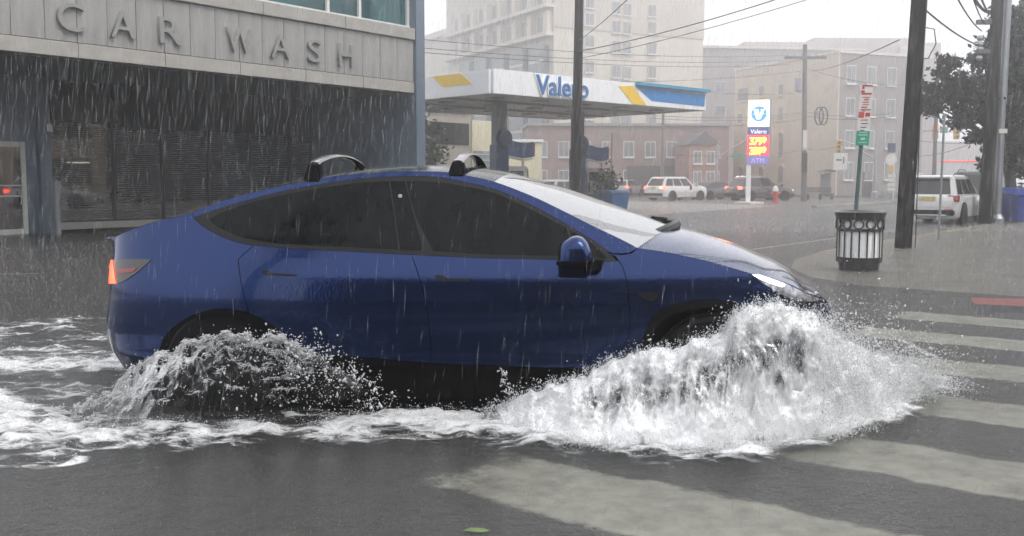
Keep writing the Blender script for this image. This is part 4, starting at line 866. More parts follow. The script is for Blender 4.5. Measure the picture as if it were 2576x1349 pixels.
vehicle('silver_car', 'silver car with small lit tail lights by the terrace', 'car', gz(1578, 491), R(62), 4.7, 1.85, 1.6, CSILV)
vehicle('pale_car', 'pale car with bright brake lights queueing behind the wooden pole', 'car', gz(1432, 512), R(40), 4.7, 1.85, 1.55, CSILV)
bt = at(2418, 455, 62); tk = thing('box_truck', 'white box truck with a red light strip down the street', 'truck', (bt.x, bt.y, 0), R(62), 'traffic in the rain')
box('cargo_box', (-3, -1.15, .7), (2.2, 1.15, 2.65), WHT, tk, bevel=.04); box('cab', (2.25, -1.05, .5), (4, 1.05, 2.2), WHT, tk, bevel=.15); box('chassis', (-3, -.9, .4), (3.8, .9, .69), CORE, tk)
box('light_strip', (-3.03, -1.1, 2.56), (-3.0, 1.1, 2.63), mat('dim_red_strip', (.5, .03, .03), .4, emit=(1, .1, .08), estr=.8), tk)
for xx in (-1.8, 2.9):
    for sg in (-1, 1): wheel_parts(tk, (xx, sg * .95, .42), .42, .28, spokes=6)
# ================================================================== poles, wires
WOOD = mat('wet_pole_wood', (0.012, 0.010, 0.009), .85, spec=.05, var=.35, vscale=7, stretch=(3, 3, .15), bump=.2, bscale=30)
WOODF = mat('grey_pole_wood', (0.11, 0.10, 0.095), .6, var=.3, vscale=7, stretch=(3, 3, .15), bump=.4, bscale=30)
STEEL = mat('galvanised_pole', (0.30, 0.32, 0.34), .35, metal=.5, var=.15, vscale=4, stretch=(1, 1, .3)); WIRE = mat('black_cable', (.015, .015, .016), .5, var=.2)
def upole(label, p, h, r0, r1, lean=(0, 0), m=None, group='wooden utility poles'):
    t = thing('utility_pole', label, 'utility pole', (p[0], p[1], 0), 0, group)
    n = 9; MB().tube([(lean[0] * i / n, lean[1] * i / n, -.15 + (h + .15) * i / n) for i in range(n + 1)], [r0 + (r1 - r0) * i / n for i in range(n + 1)], 18).build('post', m or WOOD, t, smooth=True); return t
p_mid = gz(1447, 556.5); p_big = gz(2271, 622); p_rt = gz(2478, 562); p_far = gz(2022, 505)
pm = upole('dark wooden utility pole standing before the filling station canopy', p_mid, 12, .19, .13, (.15, 0))
MB().tube([(.17, -.13, 0), (.19, -.13, 5), (.2, -.12, 9)], .025, 6).build('conduit', WIRE, pm)
pbg = upole('thick dark wooden utility pole beside the black litter bin', p_big, 11, .175, .15, (.34, 0))
box('transformer_bracket', (.20, -.1, 5.35), (.40, .1, 6.2), WOODF, pbg); MB().tube([(.24, 0, 4.65), (.50, 0, 4.6), (.55, 0, 4.3), (.40, 0, 4.0), (.25, 0, 3.98)], .012, 6).build('cable_loop', WIRE, pbg)
MB().tube([(.1 + .1, -.165, 0), (.2, -.165, 3), (.32, -.15, 8)], .012, 6).build('ground_wire', WIRE, pbg)
prt = upole('dark wooden utility pole beside the grey steel lamp post', p_rt, 11, .22, .17, (.15, 0))
for z_, l_ in ((6.55, .55), (5.6, .5)): box('cable_bracket', (-l_, -.08, z_), (.2, .08, z_ + .14), WOODF, prt)
for z_ in (6.1, 5.9, 5.75, 5.45): MB().lathe([(.03, -.1), (.09, -.06), (.09, .06), (.03, .1)], 12, (-.42, 0, z_), 'x').build('insulator', STEEL, prt)
lp = gz(2508, 561); lpt = thing('lamp_post', 'grey steel lamp post rising beside the wooden pole and tree', 'lamp post', lp)
MB().tube([(0, 0, -.1), (0, 0, 4.0)], [.125, .115], 16).build('lower_shaft', STEEL, lpt, smooth=True); MB().tube([(0, 0, 3.95), (.05, 0, 11)], [.14, .13], 16).build('upper_shaft', STEEL, lpt, smooth=True); MB().lathe([(.22, -.1), (.22, .15), (.13, .3)], 16).build('base', STEEL, lpt)
box('banner_clip', (-.14, -.15, 3.0), (.14, -.11, 3.15), FRAME, lpt)
pf = upole('grey wooden utility pole with crossarm and transformer across the junction', p_far, 11.0, .2, .15, (-.2, 0), WOODF)
box('crossarm', (-1.6, -.1, 10.0), (1.3, .1, 10.18), WOODF, pf); MB().lathe([(.05, -.5), (.28, -.45), (.28, .45), (.05, .5)], 16, (-.62, -.1, 8.2)).build('transformer', STEEL, pf, smooth=True)
MB().lathe([(.05, -.2), (.2, -.18), (.2, .18), (.05, .2)], 14, (.75, 0, 6.2)).build('splice_case', STEEL, pf, smooth=True); box('notice', (-.24, -.24, 3.6), (.05, -.2, 5.0), FRAME, pf); box('meter_box', (-.3, -.28, 2.0), (.1, -.2, 3.4), SCR, pf)
for i in range(6): MB().lathe([(.02, 0), (.05, .04), (.05, .12), (.02, .16)], 8, (-1.4 + i * .5, 0, 10.18)).build('insulator', STEEL, pf)
for x_ in (.9, 1.2): MB().tube([(x_ + .30 * math.cos(a), -.1, 3.6 + 2.4 + .62 * math.sin(a)) for a in np.linspace(0, 6.28, 20)], .05, 6).build('cable_coil', WIRE, pf)
upole('slim grey pole far down the street', at(2349, 455, 62), 9, .13, .1, (0, 0), WOODF)
upole('slim dark pole standing before the brick terrace', at(1666, 455, 95), 9, .16, .12, (0, 0), WOODF)
upole('slim grey pole by the far forecourt edge', at(1538, 455, 62), 4.4, .07, .06, (0, 0), WOODF)
prb = upole('wooden utility pole with crossarms mirrored in the car rear window', (-5.0, 0.3), 9.6, .16, .13)
box('crossarm', (-1.2, -.06, 7.2), (1.2, .06, 7.35), WOOD, prb); box('crossarm', (-1.0, -.06, 8.5), (1.0, .06, 8.62), WOOD, prb)
MB().lathe([(.05, -.5), (.26, -.45), (.26, .45), (.05, .5)], 16, (.42, 0, 6.5)).build('transformer', STEEL, prb)
def wire(label, a, b, sag=.3, r=.012, group='overhead cables'):
    a, b = Vector(a), Vector(b); n = 14
    o = MB().tube([a.lerp(b, i / n) - Vector((0, 0, sag * 4 * (i / n) * (1 - i / n))) for i in range(n + 1)], r, 5, False).build('cable', WIRE, None, smooth=True)
    return tag(o, label, 'cable', group)
LW = 'thin dark cable running from the car wash corner past the apartment tower'
for v0, v1_ in ((95, 139), (117, 151), (128, 162)): wire(LW, at(1020, v0, 38), at(1985, v1_, 71), .35, .014)
wire('thin cable climbing steeply from the wooden pole before the canopy', at(1455, 102, 34), at(1585, -8, 22), .05, .011)
wire('thick spliced cable rising from the canopy pole towards the sky', at(1455, 129, 34), at(1960, -4, 24), .1, .014)
wire('thin cable rising from the canopy pole below the spliced one', at(1455, 147, 34), at(2040, -4, 24), .1, .010)
for (lb_, u0, v0, y0, u1, v1_, y1) in (('dark cable from behind the canopy pole to the far grey pole',1460,205,60,2020,178,70),('dark cable level with the canopy stripe running to the grey pole',1700,222,60,2020,232,70),
    ('one of two close cables crossing behind the price sign emblem',1640,290,60,2020,283,70),('one of two close cables crossing behind the price sign emblem',1640,297,62,2020,290,70),('sagging cable crossing just below the price sign emblem',1660,313,62,2018,300,70),
    ('short cable from the grey pole towards the thick black pole',2020,280,70,2240,285,62),('short cable from the grey pole towards the thick black pole',2020,290,70,2250,292,62),('low short cable from the grey pole to the yellow signal',2020,372,70,2120,362,66),
    ('low cable crossing behind the glowing fuel prices',1700,388,62,2020,378,70),('cable rising from the grey pole to the thick black pole',2022,178,70,2262,100,24),('cable falling from the grey pole crossarm past the dark brick wall',2020,168,70,2262,215,60),
    ('low cable between the thick black pole and the tree',2290,392,60,2480,345,40),('far level cable under the tree branches',2300,325,60,2560,318,60),('far level cable under the tree branches',2300,352,60,2560,350,60)):
    wire(lb_, at(u0, v0, y0), at(u1, v1_, y1), .25, .014)
TCB = 'heavy black cable sagging between the two thick wooden poles'
for (u0, v0, u1, v1_, r) in ((2325,22,2475,118,.022),(2395,-30,2470,78,.020),(2440,-30,2480,62,.018),(2420,-60,2482,30,.05),(2450,-60,2490,35,.03)):
    wire(TCB, at(u0, v0, 22), at(u1, v1_, 34.6), .12, r)
for i in range(4): wire('black cable overhead mirrored in the car rear window', (-5.4 + i * .35, .3, 7.4), (9.3 + i * .2, 21.9, 8.8 + .1 * i), .5, .04)
# ================================================================== price sign
ps_p = gz(1884, 513); psn = thing('price_sign', 'lit filling station pylon with round emblem and glowing fuel prices', 'sign', ps_p, R(-8))
def psz(v): return CAMZ + (455 - v) * ps_p.y / F * 1.0
sw_ = 1.12; MB().lathe([(.9, -.05), (.9, .12), (.7, .14)], 4).build('plinth', fc, psn)
box('pole', (-.20, -.06, 0), (.08, .22, psz(414)), WHT, psn, bevel=.03); box('side_pole', (sw_ - .16, .0, psz(414)), (sw_ + .12, .2, psz(254)), STEEL, psn)
lit = lambda n, c, s: mat(n, c, .3, emit=c, estr=s)
def panel(nm, v0, v1_, m, x0=-.16, x1=sw_ - .02): return box(nm, (x0, -.12, psz(v1_)), (x1, .12, psz(v0)), m, psn, bevel=.012)
panel('emblem_panel', 255, 320.5, lit('lit_cream', (.90, .95, .74), .95)); panel('name_panel', 321.5, 340.5, lit('lit_navy', (.03, .05, .20), .6)); panel('price_panel', 341.5, 392, mat('price_panel_black', (.02, .01, .02), .4, emit=(1, .02, .05), estr=3.0)); panel('cash_panel', 393, 414, lit('lit_blue_grey', (.13, .15, .42), .5))
cx_, cz_ = (sw_ - .18) / 2, psz(289)
MB().lathe([(.46, -.145), (.46, -.122)], 36, (cx_, 0, cz_), 'y').build('emblem_disc', lit('lit_emblem_blue', (.03, .25, .55), .8), psn)
EW = lit('lit_emblem_white', (.85, .95, .95), .9)
MB().prism([(cx_ - .36, cz_ + .27), (cx_ - .05, cz_ + .27), (cx_ - .02, cz_ + .21), (cx_ + .03, cz_ - .12), (cx_ + .12, cz_ + .21), (cx_ + .08, cz_ + .27), (cx_ + .33, cz_ + .27), (cx_ + .10, cz_ - .33), (cx_ - .15, cz_ - .33), (cx_ - .30, cz_ + .21)], -.16, -.146).build('emblem_letter', EW, psn)
MB().prism([(cx_ - .42, cz_ - .08), (cx_ - .2, cz_ - .02), (cx_ + .1, cz_ - .10), (cx_ + .46, cz_ + .04), (cx_ + .1, cz_ - .04), (cx_ - .2, cz_ + .05)], -.175, -.161).build('emblem_swoosh', lit('lit_emblem_yellow', (.85, .75, .15), .8), psn)
place_text('name_text', 'Valero', .36, .004, Matrix.Translation((cx_, -.128, psz(337.5))) @ UPX, EW, psn)
DIG = lit('price_digits', (1.0, .30, .02), 9.0)
for tx_, v_ in (('3.799', 365), ('3.899', 389)):
    for i, ch in enumerate(tx_.replace('.', '')):
        place_text('price_digit', ch, .62 if i < 3 else .5, .006, Matrix.Translation((.08 + i * .25, -.13, psz(v_) + (0 if i < 3 else .1))) @ UPX, DIG, psn, offset=.012)
    box('price_point', (.185, -.136, psz(v_)), (.225, -.124, psz(v_) + .05), DIG, psn)
place_text('cash_text', 'ATM', .40, .004, Matrix.Translation((cx_, -.128, psz(410))) @ UPX, lit('lit_grey_text', (.35, .36, .6), .7), psn)
# ================================================================== street furniture
BIRON = mat('black_iron', (.012, .012, .013), .3, coat=.4, var=.2, vscale=9); SLATW = mat('pale_bin_liner', (.84, .85, .86), .35, metal=.0, var=.15, vscale=5, stretch=(6, 6, .4))
cp = gz(2160, 676); lb = thing('litter_bin', 'black iron litter bin with pale vertical slats and ring holes on the corner', 'litter bin', cp)
rb, hb = .36, .92
MB().lathe([(rb * .86, 0), (rb * .90, .12), (rb * .90, .14)], 40).build('base', BIRON, lb, smooth=True)
MB().lathe([(rb * .90, .14), (rb * .925, hb - .02)], 40).build('liner', SLATW, lb, smooth=True)
MB().lathe([(rb * .97, .12), (rb * 1.0, .12), (rb * 1.0, .20), (rb * .97, .20)], 40).build('lower_band', BIRON, lb)
MB().lathe([(rb * .99, hb - .30), (rb * 1.02, hb - .30), (rb * 1.02, hb - .26), (rb * .99, hb - .26)], 40).build('middle_band', BIRON, lb)
MB().lathe([(rb * .97, hb - .115), (rb * 1.03, hb - .115), (rb * 1.10, hb - .02), (rb * 1.12, hb), (rb * 1.0, hb + .025), (rb * .80, hb - .01)], 40).build('rim', BIRON, lb, smooth=True)
smb = MB().box((rb * .955, -.013, .20), (rb * 1.0, .013, hb - .29)).mesh('slat', bevel=.006, seg=1); smb.materials.append(BIRON)
NS = 18
for i in range(NS): o = link('slat', smb, None, lb); o.rotation_euler = (0, 0, 2 * math.pi * (i + .5) / NS)
ring = MB(); vs = []; nr = 20
for i in range(nr):
    a = 2 * math.pi * i / nr
    for (rr2, dx) in ((.060, 0), (.085, 0), (.085, .025), (.060, .025)): vs.append((rb * .965 + dx, rr2 * math.cos(a), hb - .187 + rr2 * math.sin(a)))
ring.add(vs, [(i*4+j, i*4+(j+1) % 4, ((i+1) % nr)*4+(j+1) % 4, ((i+1) % nr)*4+j) for i in range(nr) for j in range(4)])
rme = ring.mesh('ring'); rme.materials.append(BIRON)
for i in range(12): o = link('ring', rme, None, lb); o.rotation_euler = (0, 0, 2 * math.pi * (i + .25) / 12)
# parking sign on a leaning green post
sp_ = gz(2142, 665); sg_ = thing('parking_sign_post', 'leaning green post with red and white parking signs and a green plate', 'sign', sp_, 0)
top = at(2178, 213, sp_.y) - sp_; GPOST = mat('green_post', (.05, .11, .10), .4, var=.2, vscale=6)
tdir = top.normalized(); MB().tube([(0, 0, -.1), tuple(top)], .035, 8).build('post', GPOST, sg_)
SWH = mat('sign_white', (.62, .58, .57), .4, var=.08); SGR = mat('sign_green', (.015, .27, .17), .4, var=.1); SRD = mat('sign_red_print', (.42, .04, .03), .4, var=.15)
def on_post(v): k = (v - 665) / (213 - 665); return top * k
def plate(nm, v0, v1_, w_, m):
    a, b = on_post(v1_), on_post(v0); MB().add([(a.x - w_, -.06, a.z), (a.x + w_, -.06, a.z), (b.x + w_, -.06, b.z), (b.x - w_, -.06, b.z), (a.x - w_, -.045, a.z), (a.x + w_, -.045, a.z), (b.x + w_, -.045, b.z), (b.x - w_, -.045, b.z)], [(0,1,2,3),(7,6,5,4),(0,4,5,1),(1,5,6,2),(2,6,7,3),(3,7,4,0)]).build(nm, m, sg_)
plate('red_white_plate', 214, 278, .105, SWH); plate('lower_plate', 279.5, 326, .105, SWH); plate('green_plate', 328, 364, .110, SGR)
def bar(v0, v1_, x0, x1, m, nm='print_line'):
    a, b = on_post(v1_), on_post(v0); MB().add([(a.x + x0, -.0645, a.z), (a.x + x1, -.0645, a.z), (b.x + x1, -.0645, b.z), (b.x + x0, -.0645, b.z)], [(0, 1, 2, 3)]).build(nm, m, sg_)
for a_ in ((214.5,218,-.08,.10,SRD),(219,224,-.08,-.04,SRD),(234,238,-.08,.09,SRD),(228,233,-.09,-.03,SRD),(244,246,-.06,.07,SRD),(249,252,-.03,.05,SRD),(256,258,-.06,.06,SRD),(262,264,-.05,.06,SRD),(268,271,-.07,.03,SRD),(274,276.5,-.08,.09,SRD),(281,295,-.10,-.01,SRD),(283,292,.01,.09,SRD),(300,302,-.06,.06,SRD),(309,311,-.05,.07,PLINK),(318,320,-.06,.05,PLINK)): bar(*a_)
PGR = mat('green_print', (.35, .55, .48), .4, var=.1)
for a_ in ((331,333,-.07,.07,PGR),(337,339.5,-.08,.07,PGR),(345,351,-.035,.035,PGR),(356,358,-.07,.07,PGR)): bar(*a_)
tp_ = gz(2361, 600); tpo = thing('bare_sign_post', 'thin bare steel post at the kerb before the white suv', 'post', tp_); MB().tube([(0, 0, -.1), (.03, 0, 3.05)], .03, 8).build('shaft', STEEL, tpo); MB().tube([(0, 0, .3), (.001, 0, .36)], .04, 8).build('clamp', STEEL, tpo)
# blue bin under the tree
bb = gz(2562, 560); b2 = thing('blue_dumpster', 'blue wheeled dumpster standing under the street tree', 'dumpster', bb, .3); b2.scale = (.82, .82, .86)
DB = mat('dumpster_blue', (.02, .04, .20), .4, var=.25, vscale=3); MB().add([(-.6,-.5,.05),(1.1,-.5,.05),(1.1,.6,.05),(-.6,.6,.05),(-.68,-.6,1.08),(1.2,-.6,1.08),(1.2,.7,1.2),(-.68,.7,1.2)], [(0,3,2,1),(4,5,6,7),(0,1,5,4),(1,2,6,5),(2,3,7,6),(3,0,4,7)]).build('bin_body', DB, b2, bevel=.03)
MB().add([(-.72,-.64,1.09),(1.24,-.64,1.09),(1.24,.72,1.21),(-.72,.72,1.21),(-.3,-.2,1.33),(1.2,-.2,1.33),(1.2,.6,1.4),(-.3,.6,1.4)], [(0,3,2,1),(4,5,6,7),(0,1,5,4),(1,2,6,5),(2,3,7,6),(3,0,4,7)]).build('bin_lid', DB, b2, bevel=.02)
# hydrant, bench, shelter, signals
hy = thing('fire_hydrant', 'red and white fire hydrant by the bench across the junction', 'hydrant', gz(1950, 511)); HR = mat('hydrant_red', (.45, .04, .04), .4, var=.15)
MB().lathe([(.22, 0), (.22, .08), (.15, .1), (.15, .72), (.18, .74)], 16).build('barrel', HR, hy); MB().lathe([(.19, .75), (.17, .95), (.08, 1.08), (.03, 1.12)], 16).build('cap', FRAME, hy, smooth=True)
for s in (-1, 1): MB().lathe([(.09, 0), (.09, .16)], 10, (s * .14 if s > 0 else -.3, 0, .62), 'x').build('outlet', HR, hy)
be = thing('street_bench', 'dark slatted bench beside the grey utility pole across the junction', 'bench', gz(2030, 502), .1)
BNW = mat('bench_dark', (.05, .048, .048), .5, var=.2)
for i in range(3): box('backrest_slat', (0, .2, .55 + i * .14), (2.0, .24, .65 + i * .14), BNW, be)
for i in range(3): box('seat_slat', (0, -.25 + i * .16, .42), (2.0, -.13 + i * .16, .46), BNW, be)
for x_ in (.05, 1.0, 1.9): box('leg', (x_, -.22, 0), (x_ + .06, .2, .42), BNW, be)
shp = gz(2062, 496); shl = thing('bus_shelter', 'grey glazed bus shelter with curved roof before the tan building', 'shelter', shp, .05)
for x_ in (0, .9): box('post', (x_, 0, 0), (x_ + .08, .08, 2.2), STEEL, shl)
box('side_panel', (.09, .02, .2), (.88, .05, 2.0), mat('shelter_glass', (.15, .15, .16), .2, var=.2), shl); MB().prism([(-.1, 2.2), (.5, 2.42), (1.1, 2.35), (1.2, 2.2)], -.6, .9).build('roof', SCR, shl); box('back_panel', (.9, .1, .1), (1.0, 1.5, 2.1), SCR, shl)
tsn = thing('route_sign', 'white square route sign on a thin post before the dark wall', 'sign', gz(2111, 500), 0); MB().tube([(0, 0, 0), (0, 0, 4.2)], .04, 6).build('post', STEEL, tsn); box('plate', (-.55, -.07, 2.3), (.55, -.04, 3.6), FRAME, tsn); box('arrow', (-.35, -.075, 3.0), (.1, -.0705, 3.15), PLINK, tsn); box('arrow', (.2, -.075, 2.8), (.3, -.0705, 3.3), PLINK, tsn)
SIGY = mat('signal_yellow', (.60, .36, .04), .45, var=.15)
def signal(parent, p, lit_i=None):
    t = bpy.data.objects.new('signal_head', None); COL.objects.link(t); t.parent = parent; t.location = p
    box('housing', (-.2, -.15, -1.1), (.2, .15, 0), SIGY, t, bevel=.03)
    for i in range(3):
        z_ = -.2 - i * .35; MB().lathe([(.13, -.18), (.13, -.151)], 16, (0, 0, z_), 'y').build('lens', lit('signal_red_lit', (1, .05, .03), 12) if i == lit_i else SCR, t)
        MB().tube([(.15 * math.cos(a), -.26, z_ + .15 * math.sin(a)) for a in np.linspace(0, math.pi, 8)], .02, 4).build('visor', SIGY, t)
def mast(label, base, htop, arms, heads, scale=1):
    t = thing('traffic_signal', label, 'traffic light', base, 0, 'traffic signals on mast arms'); MB().tube([(0, 0, 0), (0, 0, htop)], [.14, .10], 12).build('mast', STEEL, t, smooth=True); MB().lathe([(.26, 0), (.26, .5), (.18, .6)], 12).build('base', STEEL, t)
    for a, b in arms: MB().tube([a, b], [.07, .04], 8).build('mast_arm', STEEL, t)
    for p, li in heads: signal(t, p, li)
    return t
b1 = gz(2199, 499); sc_ = b1.y / F; z1_ = CAMZ + (455 - 352) * sc_
mast('traffic signal on a grey mast arm before the dark brick wall', b1, z1_ - .3, [((0, 0, z1_ - .9), ((2106 - 2199) * sc_, 0, z1_)), ((0, 0, z1_ - 1.6), ((2150 - 2199) * sc_, 0, z1_ - .7))], [(((2105 - 2199) * sc_, -.1, z1_ - .05), None)])
b3 = gz(2262, 500); sc_ = b3.y / F; z2_ = CAMZ + (455 - 325) * sc_
ms = mast('traffic signal with lit red lamp on a long mast arm', b3, z2_ + .4, [((0, 0, z2_ - .5), ((2400 - 2262) * sc_, 0, z2_ + .2))], [(((2294 - 2262) * sc_, -.1, z2_ - .15), 0), (((2345 - 2262) * sc_, -.1, z2_ + .25), 0), (((2398 - 2262) * sc_, -.1, z2_ + .25), None)])
box('street_name_plate', ((2357 - 2262) * sc_, -.1, z2_ - .35), ((2376 - 2262) * sc_, -.06, z2_ + .1), SGR, ms)
bsn = thing('bus_stop_sign', 'round white bus stop sign on a pale post near the thick pole', 'sign', gz(2246, 503), 0); MB().tube([(0, 0, 0), (0, 0, 4.2)], .06, 8).build('post', FRAME, bsn)
MB().lathe([(.42, -.1), (.42, -.06)], 24, (-.25, 0, 3.0), 'y').build('disc', FRAME, bsn); box('blue_top', (-.55, -.1, 3.5), (.05, -.06, 4.2), NAVY, bsn); box('amber_plate', (-.45, -.1, 2.1), (-.05, -.06, 2.5), SIGY, bsn)
for i in range(4): box('route_plate', (-.45, -.1, .7 + i * .33), (.1, -.06, .92 + i * .33), FRAME, bsn)
box('litter_panel', (-.75, -.1, -.0), (-.1, .3, .55), STEEL, bsn)
sn2 = thing('street_name_sign', 'green street name sign on a pale mast beside the price sign', 'sign', at(1802, 498, 84), 0); sn2.location.z = 0; MB().tube([(0, 0, 0), (0, 0, 4.6)], .09, 8).build('post', STEEL, sn2); MB().tube([(0, 0, 3.4), (2.6, 0, 5.0)], .05, 6).build('mast_arm', STEEL, sn2); box('name_plate', (1.2, -.1, 3.4), (2.2, -.06, 3.75), SGR, sn2)
# median kerb in front of the shelter
kb2 = MB(); a, b = gz(2055, 522), gz(2250, 512); n = (b - a).normalized(); n = Vector((-n.y, n.x, 0)) * .3
kb2.add([(p.x, p.y, z) for z in (-.05, .12) for p in (a, b, b + n, a + n)], [(0,3,2,1),(4,5,6,7),(0,1,5,4),(1,2,6,5),(2,3,7,6),(3,0,4,7)]); tag(kb2.build('median_kerb', walk_m), kind='structure')
# ================================================================== street tree
tb = gz(2535, 556); tr = thing('street_tree', 'dark leafy street tree overhanging the lamp post and pole', 'tree', tb, 0)
MB().tube([(0, 0, -.1), (.05, 0, 1.2), (-.05, .1, 2.4), (.1, .1, 3.6), (.3, .2, 5.5), (.4, .2, 7.5)], [.22, .19, .17, .14, .10, .04], 12).build('trunk', BARK, tr, smooth=True)
cl = []
def cpx(u, v, dy, r): p = at(u, v, tb.y + dy) - tb; cl.append((p, r))
for a in ((2345,225,-1.0,.42),(2330,255,-1.0,.35),(2385,250,-.8,.55),(2405,205,-.8,.55),(2385,155,-.6,.38),(2370,180,-.6,.28),(2440,230,-.5,.75),(2440,290,-.4,.55),(2418,310,-.4,.30),(2350,275,-1,.28),(2465,150,0,.45),(2455,345,0,.35),(2480,260,0,.8),(2520,120,.2,.9),(2560,90,.3,1.0),(2540,200,0,1.1),(2590,180,.5,1.2),(2550,290,0,1.2),(2600,290,.4,1.2),(2540,370,0,.9),(2590,380,.2,1.0),(2640,120,.6,1.3),(2650,250,.5,1.4),(2650,380,.5,1.1),(2570,50,.5,.7),(2620,20,.8,.9),(2520,420,.1,.45),(2575,425,0,.5),(2700,200,.6,1.4),(2700,340,.6,1.2)): cpx(*a)
lm_ = MB(); pts = []
for p, r in cl:
    s = Vector((.1, .1, min(max(p.z * .55, 1.6), 5.2))); q = s.lerp(p, .5) + Vector((0, 0, .25)); lm_.tube([tuple(s), tuple(q), tuple(p)], [.07, .045, .015], 6, False)
    n = int(800 * r * r) + 160; d = rng.normal(size=(n, 3)); d /= np.linalg.norm(d, axis=1, keepdims=True); rad = r * rng.random((n, 1)) ** .45
    sub = rng.normal(size=(max(4, int(9 * r)), 3)) * r * .5; pk_ = sub[rng.integers(0, len(sub), n)]
    pts.append(np.array(p) + np.where(rng.random((n, 1)) < .55, d * rad, pk_ + rng.normal(size=(n, 3)) * .16 * (0.6 + r)) * np.array([1.1, .9, .62]))
lm_.build('limbs', BARK, tr); pts = np.concatenate(pts); leafmesh('crown', pts, .115, LEAFD, tr, 9)
lf = MB(); lf.add([(-.05, 0, .004), (-.02, .022, .008), (.03, .024, .006), (.06, .0, .004), (.03, -.022, .006), (-.02, -.02, .009)], [(0, 5, 4, 3, 2, 1)]); o = lf.build('floating_leaf', mat('pale_leaf', (.14, .20, .07), .4, var=.3, vscale=30)); o.location = gz(1195, 1337, .004); tag(o, 'small pale green leaf floating on the flood water', 'leaf')
# ================================================================== splash, foam, rain, haze
_perm = np.random.default_rng(3).random((64, 64, 64))
def vnoise(P):                                   # smooth value noise in -1..1
    P = np.asarray(P, float); i = np.floor(P).astype(int); f = P - i; f = f * f * (3 - 2 * f); r = 0
    for a in (0, 1):
        for b in (0, 1):
            for c in (0, 1):
                wgt = (f[:, 0] if a else 1 - f[:, 0]) * (f[:, 1] if b else 1 - f[:, 1]) * (f[:, 2] if c else 1 - f[:, 2])
                r = r + wgt * _perm[(i[:, 0] + a) % 64, (i[:, 1] + b) % 64, (i[:, 2] + c) % 64]
    return r * 2 - 1
def fbm(P, o=4): return sum(vnoise(np.asarray(P) * 2.03 ** k + 17.3 * k) * .5 ** k for k in range(o))
def foam_mat(name, kind):
    m = bpy.data.materials.new(name); m.use_nodes = True; n = m.node_tree.nodes; l = m.node_tree.links; n.clear(); out = n.new('ShaderNodeOutputMaterial')
    def node(t, **k):
        a = n.new(t)
        for q, v in k.items(): a.inputs[q].default_value = v
        return a
    at_ = n.new('ShaderNodeAttribute'); at_.attribute_name = 'cov'
    if kind == 'wake':
        co = n.new('ShaderNodeTexCoord').outputs['Object']; mp = node('ShaderNodeMapping', Scale=(0.55, 1, 1)); mp.inputs['Rotation'].default_value = (0, 0, R(5))
    else:
        co = n.new('ShaderNodeUVMap').outputs[0]; mp = node('ShaderNodeMapping', Scale=(1, .42, 1) if kind == 'bow' else (.6, 1, 1))
    l.new(co, mp.inputs[0])
    sc = {'wake': 22, 'bow': 17, 'rear': 15}[kind]
    n1 = node('ShaderNodeTexNoise', Scale=sc, Detail=8, Roughness=.66, Distortion=.6); l.new(mp.outputs[0], n1.inputs['Vector'])
    src = n1.outputs[0]
    if kind in ('rear', 'wake', 'bow'):
        wv = n.new('ShaderNodeVectorMath'); wv.operation = 'MULTIPLY_ADD'; wv.inputs[1].default_value = (.12, .12, .12); l.new(n1.outputs[1], wv.inputs[0]); l.new(mp.outputs[0], wv.inputs[2])
        vo = node('ShaderNodeTexVoronoi', Scale={'rear': 8, 'wake': 9, 'bow': 7}[kind]); vo.feature = 'DISTANCE_TO_EDGE'; l.new(wv.outputs[0], vo.inputs['Vector'])
        mr0 = node('ShaderNodeMapRange'); mr0.inputs[1].default_value = 0; mr0.inputs[2].default_value = .30; mr0.inputs[3].default_value = .85; mr0.inputs[4].default_value = .10; l.new(vo.outputs[0], mr0.inputs[0])
        mx = n.new('ShaderNodeMix'); mx.inputs[0].default_value = {'rear': .55, 'wake': .35, 'bow': .25}[kind]; l.new(src, mx.inputs[2]); l.new(mr0.outputs[0], mx.inputs[3]); src = mx.outputs[0]
    ad = n.new('ShaderNodeMath'); ad.operation = 'ADD'; l.new(src, ad.inputs[0]); l.new(at_.outputs['Fac'], ad.inputs[1])
    mr = node('ShaderNodeMapRange'); mr.interpolation_type = 'SMOOTHSTEP'
    lo, hi = {'wake': (.68, 1.22), 'bow': (.80, 1.08), 'rear': (.86, 1.06)}[kind]
    mr.inputs[1].default_value = lo; mr.inputs[2].default_value = hi; l.new(ad.outputs[0], mr.inputs[0])
    bp = node('ShaderNodeBump', Strength=.45, Distance=.03); l.new(n1.outputs[0], bp.inputs['Height'])
    df = node('ShaderNodeBsdfDiffuse', Color=(.90, .91, .925, 1)); tl_ = node('ShaderNodeBsdfTranslucent', Color=(.90, .91, .925, 1)); gl = node('ShaderNodeBsdfGlossy', Roughness=.12)
    for b in (df, gl): l.new(bp.outputs[0], b.inputs['Normal'])
    m1 = node('ShaderNodeMixShader', Fac=.3); l.new(df.outputs[0], m1.inputs[1]); l.new(tl_.outputs[0], m1.inputs[2])
    m2 = node('ShaderNodeMixShader', Fac={'wake': .10, 'bow': .12, 'rear': .22}[kind]); l.new(m1.outputs[0], m2.inputs[1]); l.new(gl.outputs[0], m2.inputs[2])
    tr_ = node('ShaderNodeBsdfTransparent', Color=(.95, .96, .96, 1)); fr = node('ShaderNodeFresnel', IOR=1.25); l.new(bp.outputs[0], fr.inputs['Normal'])
    m3 = n.new('ShaderNodeMixShader'); l.new(fr.outputs[0], m3.inputs[0]); l.new(tr_.outputs[0], m3.inputs[1]); l.new(gl.outputs[0], m3.inputs[2])
    gate = node('ShaderNodeMapRange'); gate.inputs[1].default_value = .02; gate.inputs[2].default_value = .18; l.new(at_.outputs['Fac'], gate.inputs[0])
